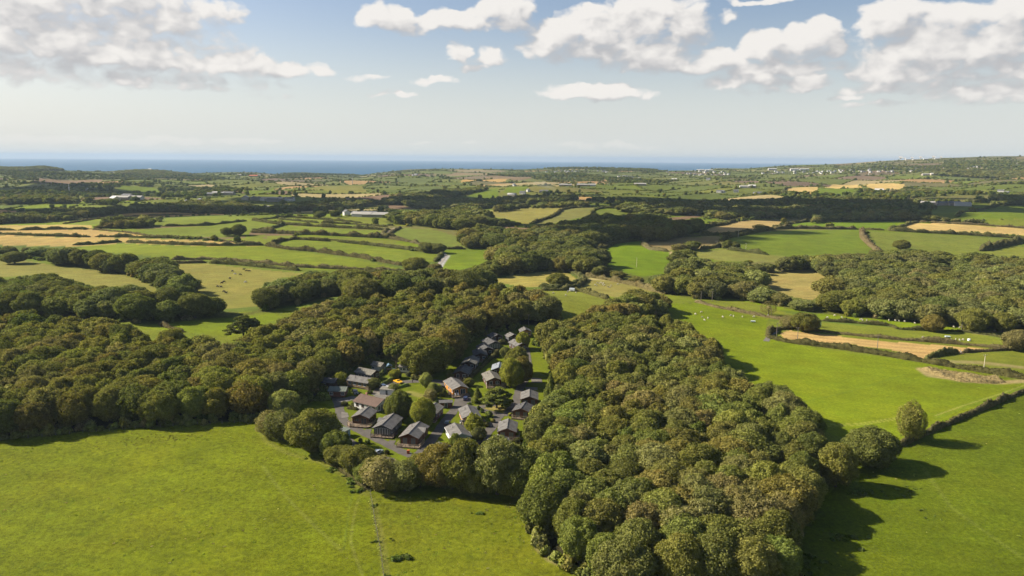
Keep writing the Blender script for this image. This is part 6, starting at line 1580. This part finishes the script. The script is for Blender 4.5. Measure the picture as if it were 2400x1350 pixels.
# heap of cut brushwood
def brush():
    P = poly([(2155,864),(2200,866),(2260,876),(2340,885),(2358,896),(2330,900),(2250,895),(2190,880)]); g = np.random.default_rng(5); V = []; Q = []; lo, hi = P.min(0), P.max(0)
    c0 = P.mean(0); n = 0; vs = []; qs = []
    c = c0; N = 5200; x = g.uniform(lo[0], hi[0], N); y = g.uniform(lo[1], hi[1], N); k = inpoly(x, y, P); x, y = x[k], y[k]; e = segdist(x, y, P)
    top = np.minimum(e*.7, 1.0)*(1.2+.5*np.sin(x*.5)+.4*np.sin(y*.8+x*.2))
    z = H(x, y)+g.uniform(0, 1, len(x))*np.maximum(top, .12)
    d = unit(g.normal(0, 1, (len(x), 3))*np.array([1, 1, .35])); L = g.uniform(.5, 1.6, len(x))[:, None]; s = unit(np.cross(d, g.normal(0, 1, (len(x), 3))))*g.uniform(.03, .10, len(x))[:, None]
    p = np.stack([x, y, z], 1); V = np.stack([p-d*L/2-s, p-d*L/2+s, p+d*L/2+s*.4, p+d*L/2-s*.4], 1).reshape(-1, 3); Q = np.arange(len(V)).reshape(-1, 4)
    # the packed body of the heap
    G = 60; gx, gy = np.meshgrid(np.linspace(lo[0], hi[0], G), np.linspace(lo[1], hi[1], G)); gx, gy = gx.ravel(), gy.ravel(); ins = inpoly(gx, gy, P); ee = np.where(ins, segdist(gx, gy, P), 0)
    gz = H(gx, gy)-.15+np.minimum(ee*.6, .9)*(1.1+.5*np.sin(gx*.5)+.4*np.sin(gy*.8+gx*.2))*g.uniform(.75, 1.15, len(gx)); q = (np.arange(G-1)[:, None]*G+np.arange(G-1)[None, :]).ravel(); q4 = np.stack([q, q+1, q+G+1, q+G], 1); q4 = q4[ins[q4].any(1)]
    m = simple('cut_brushwood', (.205,.155,.062), .95, .4, 1.6)
    o = link('brushwood_heap', np_mesh('brushwood_heap', np.concatenate([V, np.stack([gx, gy, gz], 1)]), np.concatenate([Q, q4+len(V)]), m)); tag(o, 'long heap of brown cut brushwood on the vivid pasture below the bramble bank', 'brushwood heap')
brush()

# ------------------------------------------------------------------ farms and houses far off
def far_house(name, w, d, h, rise, wall, roof):
    b = MB(); b.prism([(-w/2, -1), (w/2, -1), (w/2, h), (0, h+rise), (-w/2, h)], -d/2, d/2, 'y', 0)
    ov = .3; sl = rise/(w/2)
    for s in (-1, 1):
        pr = [(0, h+rise+.02), (s*(w/2+ov), h-sl*ov+.02), (s*(w/2+ov), h-sl*ov+.22), (0, h+rise+.22)]; b.prism(pr if s > 0 else pr[::-1], -d/2-ov, d/2+ov, 'y', 1)
    b.box(-.4, .4, -d/2+.3, -d/2+1.1, h+rise-.3, h+rise+1.1, 0) if w < 12 else None
    if w < 12:
        for s in (-1, 1):
            for y in (-d*.25, d*.25): b.box(s*(w/2+.01)-.03, s*(w/2+.01)+.03, y-.6, y+.6, 1.0, 2.2, 2)
    return b.mesh(name, [wall, roof, M['glass']])
LW = simple('limewashed_wall', (.46,.44,.40), .85, .1); SLATE = simple('slate_roof', (.11,.108,.11), .8, .12); SHEET = simple('pale_sheet_roof', (.30,.28,.245), .7, .08); STONE = simple('stone_wall', (.25,.22,.18), .9, .15); REDR = simple('red_sheet_roof', (.50,.14,.06), .7, .08); CREAM = simple('cream_wall', (.42,.36,.27), .85, .08)
HS = [far_house('house', 8, 11, 5.0, 2.8, LW, SLATE), far_house('house', 8.5, 12, 3.0, 2.4, CREAM, SLATE), far_house('house', 9, 15, 5.5, 3.0, LW, SLATE)]
BARN = [far_house('barn', 16, 30, 4.5, 3.0, LW, SHEET), far_house('barn', 18, 40, 4.5, 3.0, STONE, SHEET), far_house('barn', 14, 24, 5, 3, STONE, SLATE), far_house('barn', 14, 22, 6, 3.5, CREAM, LW)]
FARMS = [ # pixel, kind, index, heading, label
 ((285,467),'b',1,1.4,'long pale barn of the left farm'),((318,467),'b',0,1.5,'second pale barn of the left farm'),((300,463),'b',2,1.2,'slate barn of the left farm'),((262,466),'h',1,.3,'low cream house of the left farm'),((270,471),'b',3,.8,'pale yard building of the left farm'),
 ((497,459),'b',2,1.3,'grey barn of the farm left of the tall pale barn'),((515,456),'b',1,1.4,'pale roofed barn of the farm left of the tall pale barn'),((538,457),'b',2,1.4,'third barn of the farm left of the tall pale barn'),((438,474),'h',1,.5,'low house in the trees left of the tall pale barn'),((470,474),'h',2,.7,'whitish house in the trees left of the tall pale barn'),
 ((575,468),'b',3,.2,'tall pale barn on the ridge'),((596,468),'b',2,.4,'grey barn right of the tall pale barn'),((607,469),'b',2,.3,'second grey barn right of the tall pale barn'),((628,470),'b',0,1.3,'pale shed in the ridge farm'),((644,470),'b',1,1.5,'long shed in the ridge farm'),((640,473),'b',2,1.5,'reddish shed in the ridge farm'),((670,470),'h',0,.5,'white house in the ridge farm'),((682,471),'h',2,1.3,'long white house in the ridge farm'),((628,489),'h',1,.8,'grey roofs in the hollow below the ridge farm'),
 ((851,508),'b',0,1.35,'left white roofed barn of the mid distance farm'),((882,509),'b',1,1.5,'right white roofed barn of the mid distance farm'),((832,507),'h',0,.7,'white house of the mid distance farm'),((812,505),'h',2,.4,'stone end house of the mid distance farm'),((865,507),'b',2,1.5,'inner barn of the mid distance farm'),
 ((1225,455),'h',2,1.2,'sunlit house of the smoking farm'),((1238,449),'h',0,.4,'upper house of the smoking farm'),((1275,452),'b',2,1.3,'grey barn of the smoking farm'),((1285,451),'h',1,1.0,'end house of the smoking farm'),((1200,461),'b',3,1.2,'pale building below the smoking farm'),((1367,436),'b',1,1.5,'pale sheds right of the smoking farm'),((1385,436),'b',0,1.5,'second pale sheds right of the smoking farm'),((1325,436),'b',1,1.5,'low pale sheds beyond the smoking farm'),
 ((1549,556),'h',0,1.4,'white cottage at the edge of the central wood'),((1626,503),'h',2,1.2,'white house in the shaded wood'),((1685,452),'h',2,1.1,'white house in the shaded village'),((1695,452),'h',0,.3,'second house in the shaded village'),((1725,451),'h',2,1.3,'third house in the shaded village'),((1770,456),'h',0,.6,'bright cottage at the right of the shaded village'),((1780,456),'h',2,1.2,'long cottage at the right of the shaded village'),((1745,440),'b',0,1.4,'pale shed above the shaded village'),((1762,440),'b',3,1.4,'second pale shed above the shaded village'),((1755,440),'h',0,.5,'little white house above the shaded village'),
 ((2183,480),'b',1,1.2,'large pale barn of the shaded farmyard'),((2210,481),'b',2,1.3,'dark barn of the shaded farmyard'),((2235,481),'b',2,1.5,'second dark barn of the shaded farmyard'),((2255,482),'b',0,1.3,'third barn of the shaded farmyard'),((2060,450),'b',3,1.2,'pale farm building below the far stubble fields'),((2075,451),'b',1,1.5,'long farm building below the far stubble fields'),((2036,450),'h',0,.4,'white hut below the far stubble fields'),
 ((2173,411),'b',1,1.5,'long white factory building near the town'),((2187,411),'b',3,1.5,'end of the white factory building near the town'),((2195,405),'b',0,1.4,'pale building behind the factory'),((2210,406),'b',2,1.4,'reddish roofed building behind the factory'),((2345,452),'h',2,.9,'house of the right farm'),((2360,455),'h',0,.3,'white house of the right farm'),((2380,462),'h',1,.9,'low house of the right farm'),
 ((205,447),'h',0,.8,'white house among the far left trees'),((1205,436),'h',0,.5,'white cottage on the far coast'),((345,399),'h',2,1.0,'white farmhouse on the coast hill'),((352,399),'b',3,1.2,'pale barn on the coast hill'),((108,399),'h',0,.7,'pale cottage on the left moor'),((137,399),'b',3,1.4,'pale barn on the left moor'),((515,410),'h',0,.5,'white house on the left coast'),((565,412),'b',0,1.4,'white barn on the left coast'),((595,414),'b',1,1.5,'long red roofed shed on the left coast'),((608,411),'h',2,1.1,'white row on the left coast'),((632,411),'h',0,.4,'small white house on the left coast'),((675,411),'h',1,.7,'cream house on the left coast'),((775,409),'h',1,.7,'cream house on the middle coast'),((865,411),'h',2,1.3,'pale house on the beach slope'),((968,412),'h',0,.4,'white house under the brown coast fields'),((975,411),'h',2,1.0,'second white house under the brown coast fields'),((1010,415),'h',0,.5,'third white house under the brown coast fields'),((1660,422),'h',2,1.2,'white house in front of the town'),((1580,423),'b',3,1.3,'pale house group in front of the town'),((1500,434),'b',1,1.5,'pale sheds in the far middle')]
for px, k, i, rz, lb in FARMS:
    p = at(*px); me = HS[i] if k == 'h' else BARN[i]
    o = link('house' if k == 'h' else 'barn', me); o.location = (p[0], p[1], hz(p)); o.rotation_euler = (0, 0, rz); tag(o, lb, 'house' if k == 'h' else 'barn', 'scattered far houses' if k == 'h' else 'far farm buildings')
    if 'red roofed' in lb: o.material_slots[1].link = 'OBJECT'; o.material_slots[1].material = REDR
TOWN = [((1275,1440,397,403),24,'white house of the hilltop settlement on the coast','hilltop settlement'),((1405,1500,412,417),20,'pale house in the terrace below the coast hill','terrace below the coast hill'),((1560,1720,400,410),26,'pale house in the left quarter of the seaside town','left quarter of the town'),((1780,1960,400,406),26,'pale house in the middle of the seaside town','middle of the town'),((1940,2080,397,403),22,'white house in the long front row of the seaside town','front row of the town'),((2060,2190,388,402),14,'white house on the slope behind the seaside town','slope behind the town'),((2180,2400,380,400),10,'white house scattered over the far headland','far headland houses')]
for (x0, x1, y0, y1), n, lb, gp_ in TOWN:
    for i in range(n):
        p = at(random.uniform(x0, x1), random.uniform(y0, y1)+2); o = link('house', random.choice(HS)); o.location = (p[0], p[1], hz(p)-.5); o.rotation_euler = (0, 0, random.choice((.2, 1.75))+random.uniform(-.3, .3)); k = random.uniform(.75, 1.1); o.scale = (k, k, k); tag(o, lb, 'house', 'houses: '+gp_)
HOTEL = far_house('hotel', 16, 46, 9, 2.5, LW, LW)
for px, lb, rz in (((1642,401),'long white hotel block on the sea front',1.5),((1662,402),'second white hotel block on the sea front',1.5),((1810,399),'white warehouse of the seaside town',1.5),((1862,400),'white block right of the warehouse',1.5),((1885,400),'white school like block in the town',1.4)):
    p = at(*px); o = link('hotel', HOTEL); o.location = (p[0], p[1], hz(p)); o.rotation_euler = (0, 0, rz); tag(o, lb, 'building', 'large white buildings of the town')
# listening station on the headland: masts and dishes; a mast by the town; wind vane tower
def dish(px, r, label):
    root = empty('radio_dish', px_box(px)); tag(root, label, 'dish', 'dishes on the headland'); b = MB(); b.tube([(0,0,-2),(0,0,r*.9)], r*.16, 8); b.build('pedestal', LW, root)
    b = MB(); b.tube([(0,0,r*.9),(0,-r*.1,r*1.0),(0,-r*.3,r*1.35)], [r*.1, r*.62, r], 16); b.build('bowl', LW, root)
for px, r, lb in (((2110,375),13,'largest white dish at the left end of the headland station'),((2120,375),8,'small dish beside the largest one'),((2137,374),9,'dish in the middle of the headland station'),((2157,373.5),10,'dish right of the middle of the station'),((2187,373),11,'dish near the right end of the station'),((2205,372),8,'last dish of the headland station')): dish(px, r, lb)
for px, rz, lb in (((2128,375),1.5,'long white building of the headland station'),((2145,375),1.5,'second white building of the headland station'),((2170,374),1.5,'third white building of the headland station'),((2196,373),1.5,'fourth white building of the headland station')):
    p = at(*px); o = link('hotel', HOTEL); o.location = (p[0], p[1], hz(p)-1); o.rotation_euler = (0, 0, rz); o.scale = (.6, .6, .6); tag(o, lb, 'building', 'station buildings on the headland')
def mast(px, h, label):
    r = empty('radio_mast', px_box(px)); tag(r, label, 'mast'); lathe('tower', [(1.3, -1), (.8, h*.6), (.3, h)], LW, r); b = MB(); b.tube([(0,0,h*.55),(0,0,h*.62)], 2.0, 8); b.build('platform', LW, r)
mast((2036,409), 34, 'white mast in front of the seaside town'); mast((826,431), 30, 'thin pale mast in the left distance'); mast((163,455), 26, 'pale pylon in the far left trees')

# ------------------------------------------------------------------ thin smoke from the far farm
def smoke():
    m = bpy.data.materials.new('smoke'); m.use_nodes = True; m.node_tree.nodes.clear(); t = NT(m.node_tree); out = t.new('ShaderNodeOutputMaterial'); v = t.new('ShaderNodeVolumePrincipled')
    v.inputs['Color'].default_value = (.8,.86,.95,1); v.inputs['Density'].default_value = .006; t.l.new(v.outputs[0], out.inputs['Volume'])
    p = at(1302, 452); z = hz(p); b = MB(); b.tube([(0,0,0),(-3,5,8),(-14,8,15),(-32,10,20),(-60,12,24)], [1.5, 5, 8, 9, 4], 12); o = b.build('smoke', m, None, True); o.location = (p[0], p[1], z+2); tag(o, 'thin bluish smoke drifting left from the far farm', None, None, 'stuff')
smoke()

# ------------------------------------------------------------------ clouds high over the left that lay their shadows on the far valley
CLD_M = simple('cloud_vapour', (.85,.85,.86), 1.0, .02)
def cloud(px, lx, ly, seed, label, alt=760):
    p = at(*px); k = (alt-hz(p))/SUN_V[2]; c = np.array([p[0], p[1], hz(p)])+SUN_V*k; g = np.random.default_rng(seed); v, f = ico(2); V, T = [], []
    for i in range(26):
        a = g.uniform(0, 6.28); r = math.sqrt(g.uniform(0, 1)); s = g.uniform(.16, .34)*(1.25-.6*r)
        q = np.array([math.cos(a)*r*lx, math.sin(a)*r*ly, g.uniform(-10, 25)]); V.append(q+v*np.array([lx*s, ly*s*1.1, 45*s/.25])); T.append(f+42*i if len(v) == 42 else f+len(v)*i)
    o = link('cloud', np_mesh('cloud', np.concatenate(V), np.zeros((0, 4)), CLD_M, True, tris=np.concatenate(T))); o.location = c; tag(o, label, 'cloud', 'clouds above the frame')
for px, lx, ly, sd, lb in (((2230,492),600,290,1,'cloud shading the right hand farm'),((1780,490),380,190,2,'cloud shading the dark valley trees'),((1420,470),420,220,3,'cloud shading the smoking farm woods'),((900,478),330,200,4,'cloud shading the mid distance wood'),((300,494),430,150,5,'cloud shading the left band of trees'),((1480,540),150,110,6,'small cloud shading the central wood'),((40,440),360,300,7,'cloud shading the far left moor')):
    cloud(px, lx, ly, sd, lb)
